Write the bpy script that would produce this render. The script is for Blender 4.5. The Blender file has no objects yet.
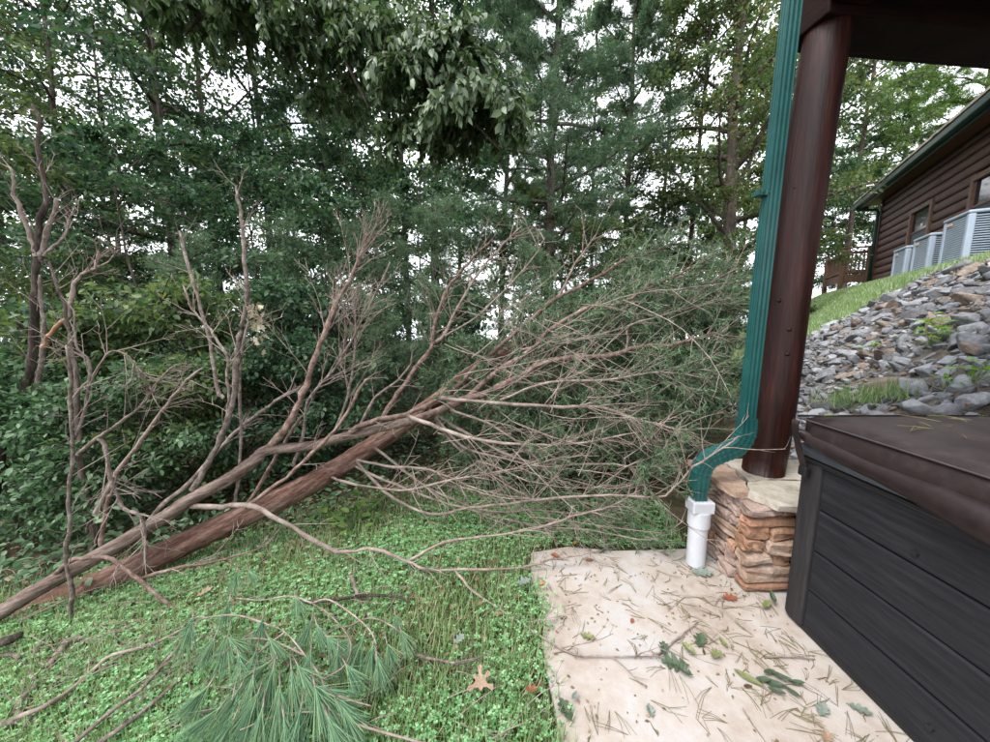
import bpy, bmesh, math, random
import numpy as np
from mathutils import Vector, Matrix

# ------------------------------------------------------------------ camera, sky, sun, exposure
SC = bpy.context.scene
COL = SC.collection
CAM_H, PITCH, FPX = 1.40, math.radians(8.0), 357.0
cam = bpy.data.cameras.new('camera'); cam.sensor_width = 36.0
cam.lens = FPX / 990.0 * 36.0; cam.clip_end = 2000; cam.clip_start = 0.05
co = bpy.data.objects.new('camera', cam); COL.objects.link(co)
co.location = (0, 0, CAM_H); co.rotation_euler = (math.pi / 2 - PITCH, 0, 0)
SC.camera = co

SUN_EL, SUN_AZ = math.radians(58), math.radians(-125)     # azimuth measured from +Y towards +X
w = bpy.data.worlds.new('World'); SC.world = w; w.use_nodes = True
wn, wl = w.node_tree.nodes, w.node_tree.links
bg = wn['Background']; bg.inputs['Strength'].default_value = 0.115
sky = wn.new('ShaderNodeTexSky'); sky.sky_type = 'NISHITA'; sky.sun_disc = False
sky.sun_elevation = SUN_EL; sky.sun_rotation = SUN_AZ
sky.air_density = 1.0; sky.dust_density = 2.0
tc = wn.new('ShaderNodeTexCoord')
cn = wn.new('ShaderNodeTexNoise'); cn.inputs['Scale'].default_value = 4.0; cn.inputs['Detail'].default_value = 6
cr = wn.new('ShaderNodeValToRGB'); cr.color_ramp.elements[0].position = 0.16; cr.color_ramp.elements[1].position = 0.42
cm = wn.new('ShaderNodeMixRGB'); cm.inputs[2].default_value = (9.0, 9.3, 9.9, 1)
wl.new(tc.outputs['Generated'], cn.inputs['Vector']); wl.new(cn.outputs['Fac'], cr.inputs['Fac'])
wl.new(cr.outputs['Color'], cm.inputs['Fac']); wl.new(sky.outputs['Color'], cm.inputs[1])
wl.new(cm.outputs['Color'], bg.inputs['Color'])

sl = bpy.data.lights.new('sun', 'SUN'); sl.energy = 1.4; sl.angle = math.radians(24); sl.color = (1.0, 0.97, 0.92)
so = bpy.data.objects.new('sun', sl); COL.objects.link(so)
sd = Vector((math.sin(SUN_AZ) * math.cos(SUN_EL), math.cos(SUN_AZ) * math.cos(SUN_EL), math.sin(SUN_EL)))
so.rotation_euler = sd.to_track_quat('Z', 'Y').to_euler(); so.location = sd * 30

SC.view_settings.view_transform = 'Standard'; SC.view_settings.look = 'None'
SC.view_settings.exposure = 1.42; SC.view_settings.gamma = 1.0
SC.view_settings.use_curve_mapping = False
SC.cycles.max_bounces = 5; SC.cycles.diffuse_bounces = 3; SC.cycles.glossy_bounces = 2
SC.cycles.transmission_bounces = 3; SC.cycles.transparent_max_bounces = 4
SC.cycles.use_denoising = True

rnd = random.Random(7)
rng = np.random.default_rng(11)
CP, SP = math.cos(PITCH), math.sin(PITCH)

# ------------------------------------------------------------------ pixel -> direction helpers
def ray(u, v):
    yd = v - 371.0
    return (u - 495.0, FPX * CP - yd * SP, -(yd * CP + FPX * SP))
def P(u, v, Y):
    d = ray(u, v); t = Y / d[1]
    return Vector((d[0] * t, Y, CAM_H + d[2] * t))
def G(u, v, z=0.0):
    d = ray(u, v); t = (z - CAM_H) / d[2]
    return Vector((d[0] * t, d[1] * t, z))
def pxm(Y): return Y / 350.0

# ------------------------------------------------------------------ ground height
HE, HN = np.array([.524, .852]), np.array([.852, -.524])      # along / towards the cabin wall
def sstep(x, a, b):
    t = np.clip((x - a) / (b - a), 0, 1); return t * t * (3 - 2 * t)
def ground(X, Y):
    X = np.asarray(X, float); Y = np.asarray(Y, float)
    q = X * HN[0] + Y * HN[1]
    hill = np.interp(q, [-99, .4, 2.85, 3.05, 3.9, 99], [0, 0, 2.14, 2.25, 2.47, 2.5])
    hill = hill * np.maximum(sstep(Y, 1.75, 2.35), sstep(X, 4.3, 4.9))
    back = np.maximum(0, Y - 4.0) * .16 + np.maximum(0, -X - 2.4) * .12
    back = np.minimum(back, 5.0) * (1 - sstep(q, .2, 1.6))
    left = 0.0
    bump = .02 * np.sin(X * 2.3 + 1) * np.cos(Y * 1.9) * (1 - np.clip((X + .1) / .2, 0, 1))
    bump = bump * (Y > .0)
    return hill - back + bump - .015
def gz(x, y): return float(ground(x, y))

# ------------------------------------------------------------------ materials
def mat(name):
    m = bpy.data.materials.new(name); m.use_nodes = True
    nt = m.node_tree; b = nt.nodes['Principled BSDF']
    return m, nt, b
def N(nt, t, **kw):
    n = nt.nodes.new(t)
    for k, v in kw.items():
        if k in n.inputs: n.inputs[k].default_value = v
        else: setattr(n, k, v)
    return n
def ramp(nt, stops):
    r = nt.nodes.new('ShaderNodeValToRGB'); e = r.color_ramp.elements
    e[0].position, e[0].color = stops[0][0], (*stops[0][1], 1)
    e[1].position, e[1].color = stops[-1][0], (*stops[-1][1], 1)
    for p, c in stops[1:-1]:
        x = e.new(p); x.color = (*c, 1)
    return r
def noisy(name, stops, scale=6, stretch=(1, 1, 1), detail=6, rough=.8, bump=.3, bscale=None, spec=.3, bdist=.01, objrand=0.0, rot=None, coat=0.0):
    m, nt, b = mat(name); L = nt.links
    tcn = N(nt, 'ShaderNodeTexCoord'); mp = N(nt, 'ShaderNodeMapping'); mp.inputs['Scale'].default_value = stretch
    if rot: mp.inputs['Rotation'].default_value = rot
    L.new(tcn.outputs['Object'], mp.inputs['Vector'])
    n1 = N(nt, 'ShaderNodeTexNoise', Scale=scale, Detail=detail, Roughness=.62)
    L.new(mp.outputs[0], n1.inputs['Vector'])
    r = ramp(nt, stops)
    n3 = N(nt, 'ShaderNodeTexNoise', Scale=scale * 6.5, Detail=5, Roughness=.7); L.new(mp.outputs[0], n3.inputs['Vector'])
    mxf = N(nt, 'ShaderNodeMix'); mxf.inputs[0].default_value = .34; L.new(n1.outputs['Fac'], mxf.inputs[2]); L.new(n3.outputs['Fac'], mxf.inputs[3])
    ctr = N(nt, 'ShaderNodeMath', operation='MULTIPLY_ADD'); ctr.inputs[1].default_value = 1.55; ctr.inputs[2].default_value = -.275
    L.new(mxf.outputs[0], ctr.inputs[0]); L.new(ctr.outputs[0], r.inputs['Fac'])
    out = r.outputs['Color']
    if objrand:
        oi = N(nt, 'ShaderNodeObjectInfo'); hs = N(nt, 'ShaderNodeHueSaturation')
        mr = N(nt, 'ShaderNodeMapRange'); mr.inputs['To Min'].default_value = 1 - objrand; mr.inputs['To Max'].default_value = 1 + objrand
        L.new(oi.outputs['Random'], mr.inputs['Value']); L.new(mr.outputs[0], hs.inputs['Value']); L.new(out, hs.inputs['Color'])
        out = hs.outputs['Color']
    L.new(out, b.inputs['Base Color'])
    b.inputs['Roughness'].default_value = rough; b.inputs['Specular IOR Level'].default_value = spec
    if coat: b.inputs['Coat Weight'].default_value = coat; b.inputs['Coat Roughness'].default_value = .25
    if bump:
        n2 = N(nt, 'ShaderNodeTexNoise', Scale=bscale or scale * 2.5, Detail=6, Roughness=.65)
        L.new(mp.outputs[0], n2.inputs['Vector'])
        bp = N(nt, 'ShaderNodeBump', Strength=bump, Distance=bdist)
        L.new(n2.outputs['Fac'], bp.inputs['Height']); L.new(bp.outputs[0], b.inputs['Normal'])
    return m
def leafmat(name, cols, trans=.35, rough=.5, spec=.35):
    """cols: colours picked per leaf (random per mesh island)"""
    m, nt, b = mat(name); L = nt.links
    g = N(nt, 'ShaderNodeNewGeometry')
    r = ramp(nt, [(i / (len(cols) - 1), c) for i, c in enumerate(cols)])
    L.new(g.outputs['Random Per Island'], r.inputs['Fac'])
    L.new(r.outputs['Color'], b.inputs['Base Color'])
    b.inputs['Roughness'].default_value = rough; b.inputs['Specular IOR Level'].default_value = spec
    tr = N(nt, 'ShaderNodeBsdfTranslucent')
    hs = N(nt, 'ShaderNodeHueSaturation', Saturation=1.15, Value=1.5); hs.inputs['Hue'].default_value = .485
    L.new(r.outputs['Color'], hs.inputs['Color']); L.new(hs.outputs[0], tr.inputs['Color'])
    mx = N(nt, 'ShaderNodeMixShader'); mx.inputs[0].default_value = trans
    L.new(b.outputs[0], mx.inputs[1]); L.new(tr.outputs[0], mx.inputs[2])
    L.new(mx.outputs[0], nt.nodes['Material Output'].inputs['Surface'])
    return m
def flat(name, c, rough=.5, spec=.4, metal=0):
    m, nt, b = mat(name); b.inputs['Base Color'].default_value = (*c, 1)
    b.inputs['Roughness'].default_value = rough; b.inputs['Specular IOR Level'].default_value = spec; b.inputs['Metallic'].default_value = metal
    return m

M = {}
M['ground'] = noisy('soil', [(.25, (.022, .018, .012)), (.5, (.050, .046, .024)), (.75, (.11, .086, .056))], 5, bump=.6, bdist=.02, rough=.95, spec=.1)
M['hill'] = noisy('hill_soil', [(.3, (.12, .16, .05)), (.5, (.20, .25, .085)), (.72, (.30, .28, .16))], 4, bump=.5, bdist=.02, rough=.95, spec=.1)
M['bank'] = noisy('bank_soil', [(.3, (.06, .05, .04)), (.5, (.12, .10, .08)), (.72, (.21, .18, .15))], 7, bump=.7, bdist=.03, rough=.95, spec=.1)
M['patio'] = noisy('patio_concrete', [(.22, (.23, .18, .15)), (.40, (.34, .285, .245)), (.52, (.38, .335, .30)), (.64, (.395, .375, .365)), (.82, (.32, .255, .215))], 2.3, detail=9, bump=.35, bscale=14, bdist=.012, rough=.8, spec=.2)
M['bark_red'] = noisy('bark_red', [(.28, (.055, .033, .028)), (.46, (.150, .098, .080)), (.62, (.255, .182, .152)), (.78, (.40, .32, .28))], 26, detail=9, bump=.9, bscale=50, rough=.9, spec=.15, objrand=.12)
M['bark_trunk'] = noisy('bark_trunk', [(.26, (.030, .017, .013)), (.42, (.105, .056, .042)), (.58, (.20, .120, .094)), (.78, (.36, .28, .235))], 26, stretch=(1, 1, .16), detail=10, bump=1.0, bscale=30, bdist=.02, rough=.92, spec=.12)
M['bark_trunk_grey'] = noisy('bark_trunk_grey', [(.26, (.036, .026, .021)), (.42, (.115, .080, .066)), (.58, (.21, .160, .135)), (.78, (.36, .30, .265))], 26, stretch=(1, 1, .16), detail=10, bump=1.0, bscale=30, bdist=.02, rough=.92, spec=.12)
M['bark_twig'] = noisy('bark_twig', [(.3, (.125, .092, .078)), (.55, (.26, .205, .175)), (.75, (.39, .33, .29))], 16, bump=.4, rough=.85, spec=.2, objrand=.2)
M['bark_grey'] = noisy('bark_grey', [(.3, (.075, .058, .050)), (.5, (.17, .135, .115)), (.7, (.34, .29, .26))], 28, detail=9, bump=.9, bscale=50, rough=.9, spec=.15, objrand=.15)
M['bark_dark'] = noisy('bark_dark', [(.3, (.030, .024, .021)), (.52, (.080, .063, .053)), (.72, (.20, .165, .145))], 16, stretch=(1, 1, .25), detail=8, bump=1.0, bscale=22, bdist=.03, rough=.95, spec=.1, objrand=.2)
M['bark_pine'] = noisy('bark_pine', [(.3, (.045, .035, .030)), (.55, (.105, .082, .070)), (.75, (.18, .15, .13))], 10, stretch=(1, 1, .3), detail=8, bump=1.0, bscale=20, bdist=.03, rough=.95, spec=.1, objrand=.2)
M['torn_wood'] = noisy('torn_wood', [(.3, (.16, .075, .045)), (.55, (.34, .19, .11)), (.8, (.48, .35, .25))], 20, bump=.5, rough=.8)
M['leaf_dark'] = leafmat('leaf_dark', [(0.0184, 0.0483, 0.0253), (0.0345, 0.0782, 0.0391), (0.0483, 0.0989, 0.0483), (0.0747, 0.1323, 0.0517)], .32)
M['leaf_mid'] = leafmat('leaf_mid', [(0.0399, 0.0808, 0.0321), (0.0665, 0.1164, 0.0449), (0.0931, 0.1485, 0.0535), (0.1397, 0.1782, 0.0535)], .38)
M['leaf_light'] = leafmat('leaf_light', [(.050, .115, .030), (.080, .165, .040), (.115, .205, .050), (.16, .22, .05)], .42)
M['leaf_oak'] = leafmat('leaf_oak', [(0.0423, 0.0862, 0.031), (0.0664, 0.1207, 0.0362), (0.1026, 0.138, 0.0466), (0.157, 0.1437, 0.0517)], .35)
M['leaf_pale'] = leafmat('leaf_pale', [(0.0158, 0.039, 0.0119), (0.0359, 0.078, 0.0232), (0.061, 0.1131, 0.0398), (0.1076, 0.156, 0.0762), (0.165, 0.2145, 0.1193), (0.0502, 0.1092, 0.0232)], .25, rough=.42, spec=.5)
M['leaf_vine'] = leafmat('leaf_vine', [(0.0221, 0.0536, 0.0212), (0.0546, 0.1183, 0.0491), (0.1064, 0.196, 0.0941), (0.21, 0.308, 0.1848)], .35)
M['cedar'] = leafmat('cedar_needles', [(0.0553, 0.1136, 0.0612), (0.0858, 0.1602, 0.0815), (0.1245, 0.2038, 0.1019), (0.1798, 0.2257, 0.131)], .2)
M['pine'] = leafmat('pine_needles', [(0.0915, 0.21, 0.1116), (0.1423, 0.2835, 0.1673), (0.2134, 0.357, 0.2008), (0.3354, 0.441, 0.2008)], .25)
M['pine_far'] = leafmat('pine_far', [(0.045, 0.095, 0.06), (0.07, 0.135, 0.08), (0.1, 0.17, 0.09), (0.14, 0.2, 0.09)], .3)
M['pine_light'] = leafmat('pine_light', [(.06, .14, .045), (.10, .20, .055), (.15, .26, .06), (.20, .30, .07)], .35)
M['clover'] = leafmat('clover', [(0.1016, 0.2505, 0.096), (0.1693, 0.3643, 0.1536), (0.2439, 0.4554, 0.2113), (0.3658, 0.5617, 0.3073)], .35)
M['grass'] = leafmat('grass', [(0.101, 0.2025, 0.0669), (0.1782, 0.297, 0.1113), (0.2614, 0.3713, 0.1634), (0.4514, 0.4455, 0.297)], .35)
M['grass_hill'] = leafmat('grass_hill', [(0.1797, 0.2989, 0.1121), (0.2567, 0.3939, 0.1528), (0.3466, 0.4482, 0.2242), (0.5392, 0.5434, 0.4482)], .35)
M['litter'] = leafmat('litter', [(.10, .065, .04), (.20, .13, .08), (.30, .22, .14), (.12, .14, .05)], .15)
M['needle_litter'] = leafmat('needle_litter', [(0.13, 0.16, 0.055), (0.2, 0.2, 0.08), (0.24, 0.17, 0.09), (0.17, 0.115, 0.075)], .1)

# ------------------------------------------------------------------ object helpers
def mesh_np(name, verts, faces, smooth=False):
    verts = np.asarray(verts, np.float32).reshape(-1, 3); faces = np.asarray(faces, np.int32)
    k = faces.shape[1]; me = bpy.data.meshes.new(name)
    me.vertices.add(len(verts)); me.vertices.foreach_set('co', verts.ravel())
    me.loops.add(faces.size); me.loops.foreach_set('vertex_index', faces.ravel())
    me.polygons.add(len(faces)); me.polygons.foreach_set('loop_start', np.arange(0, faces.size, k, dtype=np.int32))
    me.polygons.foreach_set('loop_total', np.full(len(faces), k, np.int32))
    if smooth: me.polygons.foreach_set('use_smooth', np.ones(len(faces), bool))
    me.update(calc_edges=True)
    return me
def link(name, me, m, parent=None, kind=None):
    o = bpy.data.objects.new(name, me); COL.objects.link(o)
    if m is not None and me is not None and not me.materials: me.materials.append(m)
    if parent is not None: o.parent = parent
    if kind: o['kind'] = kind
    return o
def tag(o, label, cat, group=None, kind=None):
    o['label'] = label; o['category'] = cat
    if group: o['group'] = group
    if kind: o['kind'] = kind
    return o
def thing(name, label, cat, loc=(0, 0, 0), group=None, rz=0.0):
    o = bpy.data.objects.new(name, None); COL.objects.link(o); o.location = loc; o.rotation_euler = (0, 0, rz)
    o.empty_display_size = .1
    return tag(o, label, cat, group)
def struct(name, me, m, parent=None):
    return link(name, me, m, parent, 'structure')
def bm_obj(name, bm, m, parent=None, smooth=False):
    me = bpy.data.meshes.new(name); bm.normal_update(); bm.to_mesh(me); bm.free()
    if smooth: me.polygons.foreach_set('use_smooth', np.ones(len(me.polygons), bool))
    return link(name, me, m, parent)
def box(bm, x0, x1, y0, y1, z0, z1, bev=0.0, seg=2, mtx=None):
    r = bmesh.ops.create_cube(bm, size=1.0)
    vs = r['verts']
    for v in vs:
        v.co = Vector(((x0 + x1) / 2 + v.co.x * (x1 - x0), (y0 + y1) / 2 + v.co.y * (y1 - y0), (z0 + z1) / 2 + v.co.z * (z1 - z0)))
    if bev:
        es = list({e for v in vs for e in v.link_edges})
        r2 = bmesh.ops.bevel(bm, geom=es, offset=bev, segments=seg, affect='EDGES', profile=.5)
        vs = list({v for f in r2['faces'] for v in f.verts} | {v for v in vs if v.is_valid})
    if mtx is not None:
        for v in vs: v.co = mtx @ v.co
    return vs
def boxobj(name, dims, m, parent=None, bev=0.004, seg=2, mtx=None):
    bm = bmesh.new(); box(bm, *dims, bev=bev, seg=seg, mtx=mtx); return bm_obj(name, bm, m, parent)

class Tubes:
    """collects tubes; quads"""
    def __init__(s): s.v = []; s.f = []; s.n = 0
    def add(s, pts, rad, sides=6, wob=0.0, cap=True):
        pts = np.asarray([tuple(p) for p in pts], float); k = len(pts)
        rad = np.broadcast_to(np.asarray(rad, float), (k,)).copy()
        t = np.gradient(pts, axis=0); t /= np.linalg.norm(t, axis=1, keepdims=True) + 1e-9
        ref = np.array([.13, .21, .97]) if abs(t[0][2]) < .8 else np.array([.97, .2, .1])
        a = np.cross(t, ref); a /= np.linalg.norm(a, axis=1, keepdims=True) + 1e-9
        b = np.cross(t, a)
        th = np.linspace(0, 2 * np.pi, sides, endpoint=False)
        rr = rad[:, None] * (1 + wob * rng.standard_normal((k, sides))) if wob else np.repeat(rad[:, None], sides, 1)
        ring = pts[:, None, :] + rr[..., None] * (np.cos(th)[None, :, None] * a[:, None, :] + np.sin(th)[None, :, None] * b[:, None, :])
        i = np.arange(k - 1)[:, None] * sides; j = np.arange(sides)[None, :]; j2 = (j + 1) % sides
        q = np.stack([i + j, i + j2, i + sides + j2, i + sides + j], -1).reshape(-1, 4) + s.n
        s.v.append(ring.reshape(-1, 3)); s.f.append(q); s.n += k * sides
        if cap:
            for base in (0, (k - 1) * sides):
                c = pts[0 if base == 0 else -1][None]; s.v.append(c)
                jj = np.arange(sides); ci = np.full(sides, s.n)
                o0 = s.n - k * sides if base == 0 else s.n - 1 - k * sides
                o0 = o0 + base
                s.f.append(np.stack([o0 + jj, o0 + (jj + 1) % sides, ci, ci], -1)); s.n += 1
    def mesh(s, name, smooth=True):
        V = np.concatenate(s.v); F = np.concatenate(s.f)
        me = bpy.data.meshes.new(name)
        tri = F[:, 2] == F[:, 3]
        lens = np.where(tri, 3, 4).astype(np.int32)
        flatl = F.ravel()[~(np.stack([np.zeros_like(tri)] * 3 + [tri], -1)).ravel()]
        me.vertices.add(len(V)); me.vertices.foreach_set('co', V.astype(np.float32).ravel())
        me.loops.add(len(flatl)); me.loops.foreach_set('vertex_index', flatl.astype(np.int32))
        me.polygons.add(len(F)); me.polygons.foreach_set('loop_start', np.concatenate([[0], np.cumsum(lens)[:-1]]).astype(np.int32))
        me.polygons.foreach_set('loop_total', lens)
        if smooth: me.polygons.foreach_set('use_smooth', np.ones(len(F), bool))
        me.update(calc_edges=True); return me
    def obj(s, name, m, parent=None, kind=None):
        return link(name, s.mesh(name), m, parent, kind)

def spline(pts, n=4):
    """Catmull-Rom resample"""
    p = [np.array(tuple(x), float) for x in pts]
    if len(p) < 3: return np.array(p)
    p = [2 * p[0] - p[1]] + p + [2 * p[-1] - p[-2]]
    out = []
    for i in range(1, len(p) - 2):
        for k in range(n):
            t = k / n
            out.append(.5 * ((2 * p[i]) + (-p[i - 1] + p[i + 1]) * t + (2 * p[i - 1] - 5 * p[i] + 4 * p[i + 1] - p[i + 2]) * t * t + (-p[i - 1] + 3 * p[i] - 3 * p[i + 1] + p[i + 2]) * t ** 3))
    out.append(p[-2]); return np.array(out)
def unit(a): return a / (np.linalg.norm(a, axis=-1, keepdims=True) + 1e-9)

def sticks(S, E, r0, r1):
    """arrays of straight tapered 3-sided sticks -> verts, quads"""
    S = np.asarray(S); E = np.asarray(E); n = len(S)
    t = unit(E - S); ref = np.where(np.abs(t[:, 2:3]) < .9, np.array([[0, 0, 1.]]), np.array([[1., 0, 0]]))
    a = unit(np.cross(t, ref)); b = np.cross(t, a)
    r0 = np.broadcast_to(r0, (n,)); r1 = np.broadcast_to(r1, (n,))
    V = []
    for (c, r) in ((S, r0), (E, r1)):
        for k in range(3):
            th = 2 * math.pi * k / 3
            V.append(c + r[:, None] * (math.cos(th) * a + math.sin(th) * b))
    V = np.stack(V, 1).reshape(-1, 3)
    q = np.array([[0, 1, 4, 3], [1, 2, 5, 4], [2, 0, 3, 5]])
    F = (np.arange(n)[:, None, None] * 6 + q[None]).reshape(-1, 4)
    return V, F

# leaf templates: (along, across, up) + triangles
T_DIAMOND = (np.array([[0, 0, 0], [.42, .27, .06], [1, 0, -.08], [.42, -.27, .06]]), np.array([[0, 1, 2], [0, 2, 3]]))
T_LEAF = (np.array([[0, 0, 0], [.22, .20, .05], [.6, .24, .05], [1, 0, -.12], [.6, -.24, .05], [.22, -.20, .05], [.5, 0, 0]]),
          np.array([[0, 1, 6], [1, 2, 6], [2, 3, 6], [3, 4, 6], [4, 5, 6], [5, 0, 6]]))
T_LOBED = (np.array([[0, 0, 0], [.18, .10, .02], [.34, .30, .08], [.42, .13, .03], [.62, .38, .08], [.70, .14, .0], [1, .05, -.12],
                     [.70, -.14, .0], [.62, -.38, .08], [.42, -.13, .03], [.34, -.30, .08], [.18, -.10, .02]]),
           np.array([[0, 1, 11], [1, 2, 3], [11, 9, 10], [1, 3, 9], [1, 9, 11], [3, 4, 5], [9, 7, 8], [3, 5, 7], [3, 7, 9], [5, 6, 7]]))
T_NEEDLE = (np.array([[0, .5, 0], [0, -.5, 0], [1, 0, 0]]), np.array([[0, 1, 2]]))
def leaves(pos, axis, nrm, size, tpl=T_DIAMOND, width=1.0):
    pos = np.asarray(pos); n = len(pos)
    ax = unit(np.asarray(axis)); side = unit(np.cross(nrm, ax)); up = np.cross(ax, side)
    T, F = tpl; size = np.broadcast_to(size, (n,))[:, None, None]
    width = np.broadcast_to(width, (n,))[:, None, None]
    V = pos[:, None, :] + size * (T[None, :, 0:1] * ax[:, None, :] + T[None, :, 1:2] * width * side[:, None, :] + T[None, :, 2:3] * up[:, None, :])
    FF = np.arange(n)[:, None, None] * len(T) + F[None]
    return V.reshape(-1, 3), FF.reshape(-1, 3)
def cat(parts):
    V, F, o = [], [], 0
    for v, f in parts:
        V.append(v); F.append(f + o); o += len(v)
    return np.concatenate(V), np.concatenate(F)

# ================================================================== SETTING
def grid_axis(a, b, fine, far, step):
    mid = np.arange(a, b + 1e-6, fine)
    lo = a - np.cumsum(np.geomspace(step, step * 1.0 * 40, 14)); hi = b + np.cumsum(np.geomspace(step, step * 40, 14))
    return np.concatenate([lo[::-1], mid, hi])
gx = grid_axis(-8, 14, .2, 0, .6); gy = grid_axis(-2, 18, .2, 0, .6)
XX, YY = np.meshgrid(gx, gy); ZZ = ground(XX, YY)
ZZ = ZZ + .03 * np.sin(XX * 5.1) * np.sin(YY * 4.3 + XX) * ((YY > 4.5) | (XX < -3.5))
ZZ = np.where((XX > .3) & (XX < 4.2) & (YY > -9) & (YY < 1.7), -.12, ZZ)
V = np.stack([XX, YY, ZZ], -1).reshape(-1, 3)
ny, nx = XX.shape
idx = np.arange(ny * nx).reshape(ny, nx)
Fq = np.stack([idx[:-1, :-1], idx[:-1, 1:], idx[1:, 1:], idx[1:, :-1]], -1).reshape(-1, 4)
gobj = struct('ground', mesh_np('ground', V, Fq, True), M['ground'])
gobj.data.materials.append(M['hill'])
cen = V[Fq].mean(1); qq = cen[:, 0] * HN[0] + cen[:, 1] * HN[1]
gobj.data.materials.append(M['bank'])
ss = cen[:, 0] * HE[0] + cen[:, 1] * HE[1]
qm_ = np.interp(ss, [0, 8.7, 8.95, 9.3, 9.75, 10.6, 12], [2.95, 2.95, 2.75, 2.25, 1.62, 1.15, .5])
gobj.data.polygons.foreach_set('material_index', np.where((qq > .45) & (cen[:, 1] > 1.6), np.where(qq < qm_ + .1, 2, 1), 0).astype(np.int32))

# patio slab with an irregular worn left edge
bm = bmesh.new()
edge = [(4.2, 2.03), (1.2, 2.04), (.75, 2.02), (.45, 2.06), (.22, 2.0), (.20, 1.8), (.235, 1.55), (.205, 1.3), (.22, 1.1), (.20, .8), (.23, .4), (.21, -.5), (.22, -6), (4.2, -6)]
vs = [bm.verts.new((x, y, 0.0)) for x, y in edge]; f = bm.faces.new(vs)
r = bmesh.ops.extrude_face_region(bm, geom=[f])
for v in r['geom']:
    if isinstance(v, bmesh.types.BMVert): v.co.z = -.14
bmesh.ops.recalc_face_normals(bm, faces=bm.faces)
po = bm_obj('patio', bm, M['patio']); po['kind'] = 'structure'


# ================================================================== BUILT THINGS
def hull_rock(seed, n=14, flat=(1, .75, .5)):
    r = random.Random(seed); bm = bmesh.new()
    for i in range(n):
        v = Vector((r.gauss(0, 1), r.gauss(0, 1), r.gauss(0, 1))).normalized() * r.uniform(.8, 1.05)
        bm.verts.new((v.x * flat[0] * .5, v.y * flat[1] * .5, v.z * flat[2] * .5))
    g = bmesh.ops.convex_hull(bm, input=list(bm.verts))
    bmesh.ops.delete(bm, geom=list({x for x in g['geom_interior'] if isinstance(x, bmesh.types.BMVert)}), context='VERTS')
    bmesh.ops.dissolve_limit(bm, angle_limit=math.radians(12), verts=list(bm.verts), edges=list(bm.edges))
    bmesh.ops.bevel(bm, geom=list(bm.edges), offset=.018, segments=1, affect='EDGES')
    bmesh.ops.triangulate(bm, faces=list(bm.faces))
    me = bpy.data.meshes.new('rock'); bm.to_mesh(me); bm.free(); return me

# ---- hot tub
M['tub'] = noisy('tub_board', [(.3, (.0075, .0078, .0095)), (.5, (.013, .0133, .016)), (.72, (.023, .0225, .026))], 9, stretch=(1, .35, 6), detail=8, rough=.62, spec=.22, bump=.45, bscale=16, bdist=.004, objrand=.08)
M['tub_edge'] = noisy('tub_corner', [(.3, (.012, .011, .012)), (.7, (.030, .028, .029))], 9, stretch=(6, 6, .5), rough=.6, bump=.35, bscale=20, bdist=.004)
M['tub_shell'] = noisy('tub_shell', [(.3, (.04, .046, .056)), (.7, (.07, .08, .092))], 5, rough=.35, bump=.0)
M['black'] = flat('black_plastic', (.010, .010, .011), .45)
M['vinyl'] = noisy('brown_vinyl', [(.25, (.012, .0072, .0072)), (.5, (.021, .013, .013)), (.75, (.044, .031, .030))], 4, detail=8, rough=.46, spec=.30, bump=.3, bscale=60, bdist=.003)
TX, TY, TX2, TY2 = 1.392, 1.545, 3.62, -.68
tub = thing('hot_tub', 'charcoal hot tub with horizontal side boards standing on the patio', 'hot tub', (TX, TY, 0))
def L2(o): o.matrix_parent_inverse = Matrix.Identity(4); return o
def tubpart(name, x0, x1, y0, y1, z0, z1, m, bev=.004, parent=None):
    return boxobj(name, (x0 - TX, x1 - TX, y0 - TY, y1 - TY, z0, z1), m, tub if parent is None else parent, bev)
tubpart('core', TX + .035, TX2 - .035, TY2 + .035, TY - .035, .0, .80, M['black'], .01)
for z0, z1 in ((.035, .213), (.219, .403), (.409, .592), (.598, .80)):
    tubpart('board', TX, TX + .04, TY2 + .10, TY - .105, z0, z1, M['tub'], .008)
    tubpart('board', TX + .10, TX2 - .10, TY - .04, TY, z0, z1, M['tub'], .008)
for (cx, cy) in ((TX, TY), (TX, TY2), (TX2, TY), (TX2, TY2)):
    sx = 1 if cx == TX else -1; sy = -1 if cy == TY else 1
    xs = sorted((cx - .004 * sx, cx + .10 * sx)); ys = sorted((cy - .004 * sy, cy + .10 * sy))
    tubpart('corner_panel', xs[0], xs[1], ys[0], ys[1], .01, .80, M['tub_edge'], .022)
tubpart('base_tray', TX + .012, TX2 - .012, TY2 + .012, TY - .012, .001, .03, M['black'], .004)
tubpart('shell_rim', TX - .02, TX2 + .02, TY2 - .02, TY + .02, .80, .868, M['tub_shell'], .03)
tubpart('rim_trim', TX - .012, TX2 + .012, TY2 - .012, TY + .012, .782, .802, M['black'], .008)
for (yy, zz) in ((1.085, .64), (.97, .115)):
    bm = bmesh.new(); bmesh.ops.create_cone(bm, cap_ends=True, segments=14, radius1=.011, radius2=.009, depth=.012, matrix=Matrix.Translation((-.003, yy - TY, zz)) @ Matrix.Rotation(-math.pi / 2, 4, 'Y'))
    bm_obj('lock_screw', bm, M['black'], tub)

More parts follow.
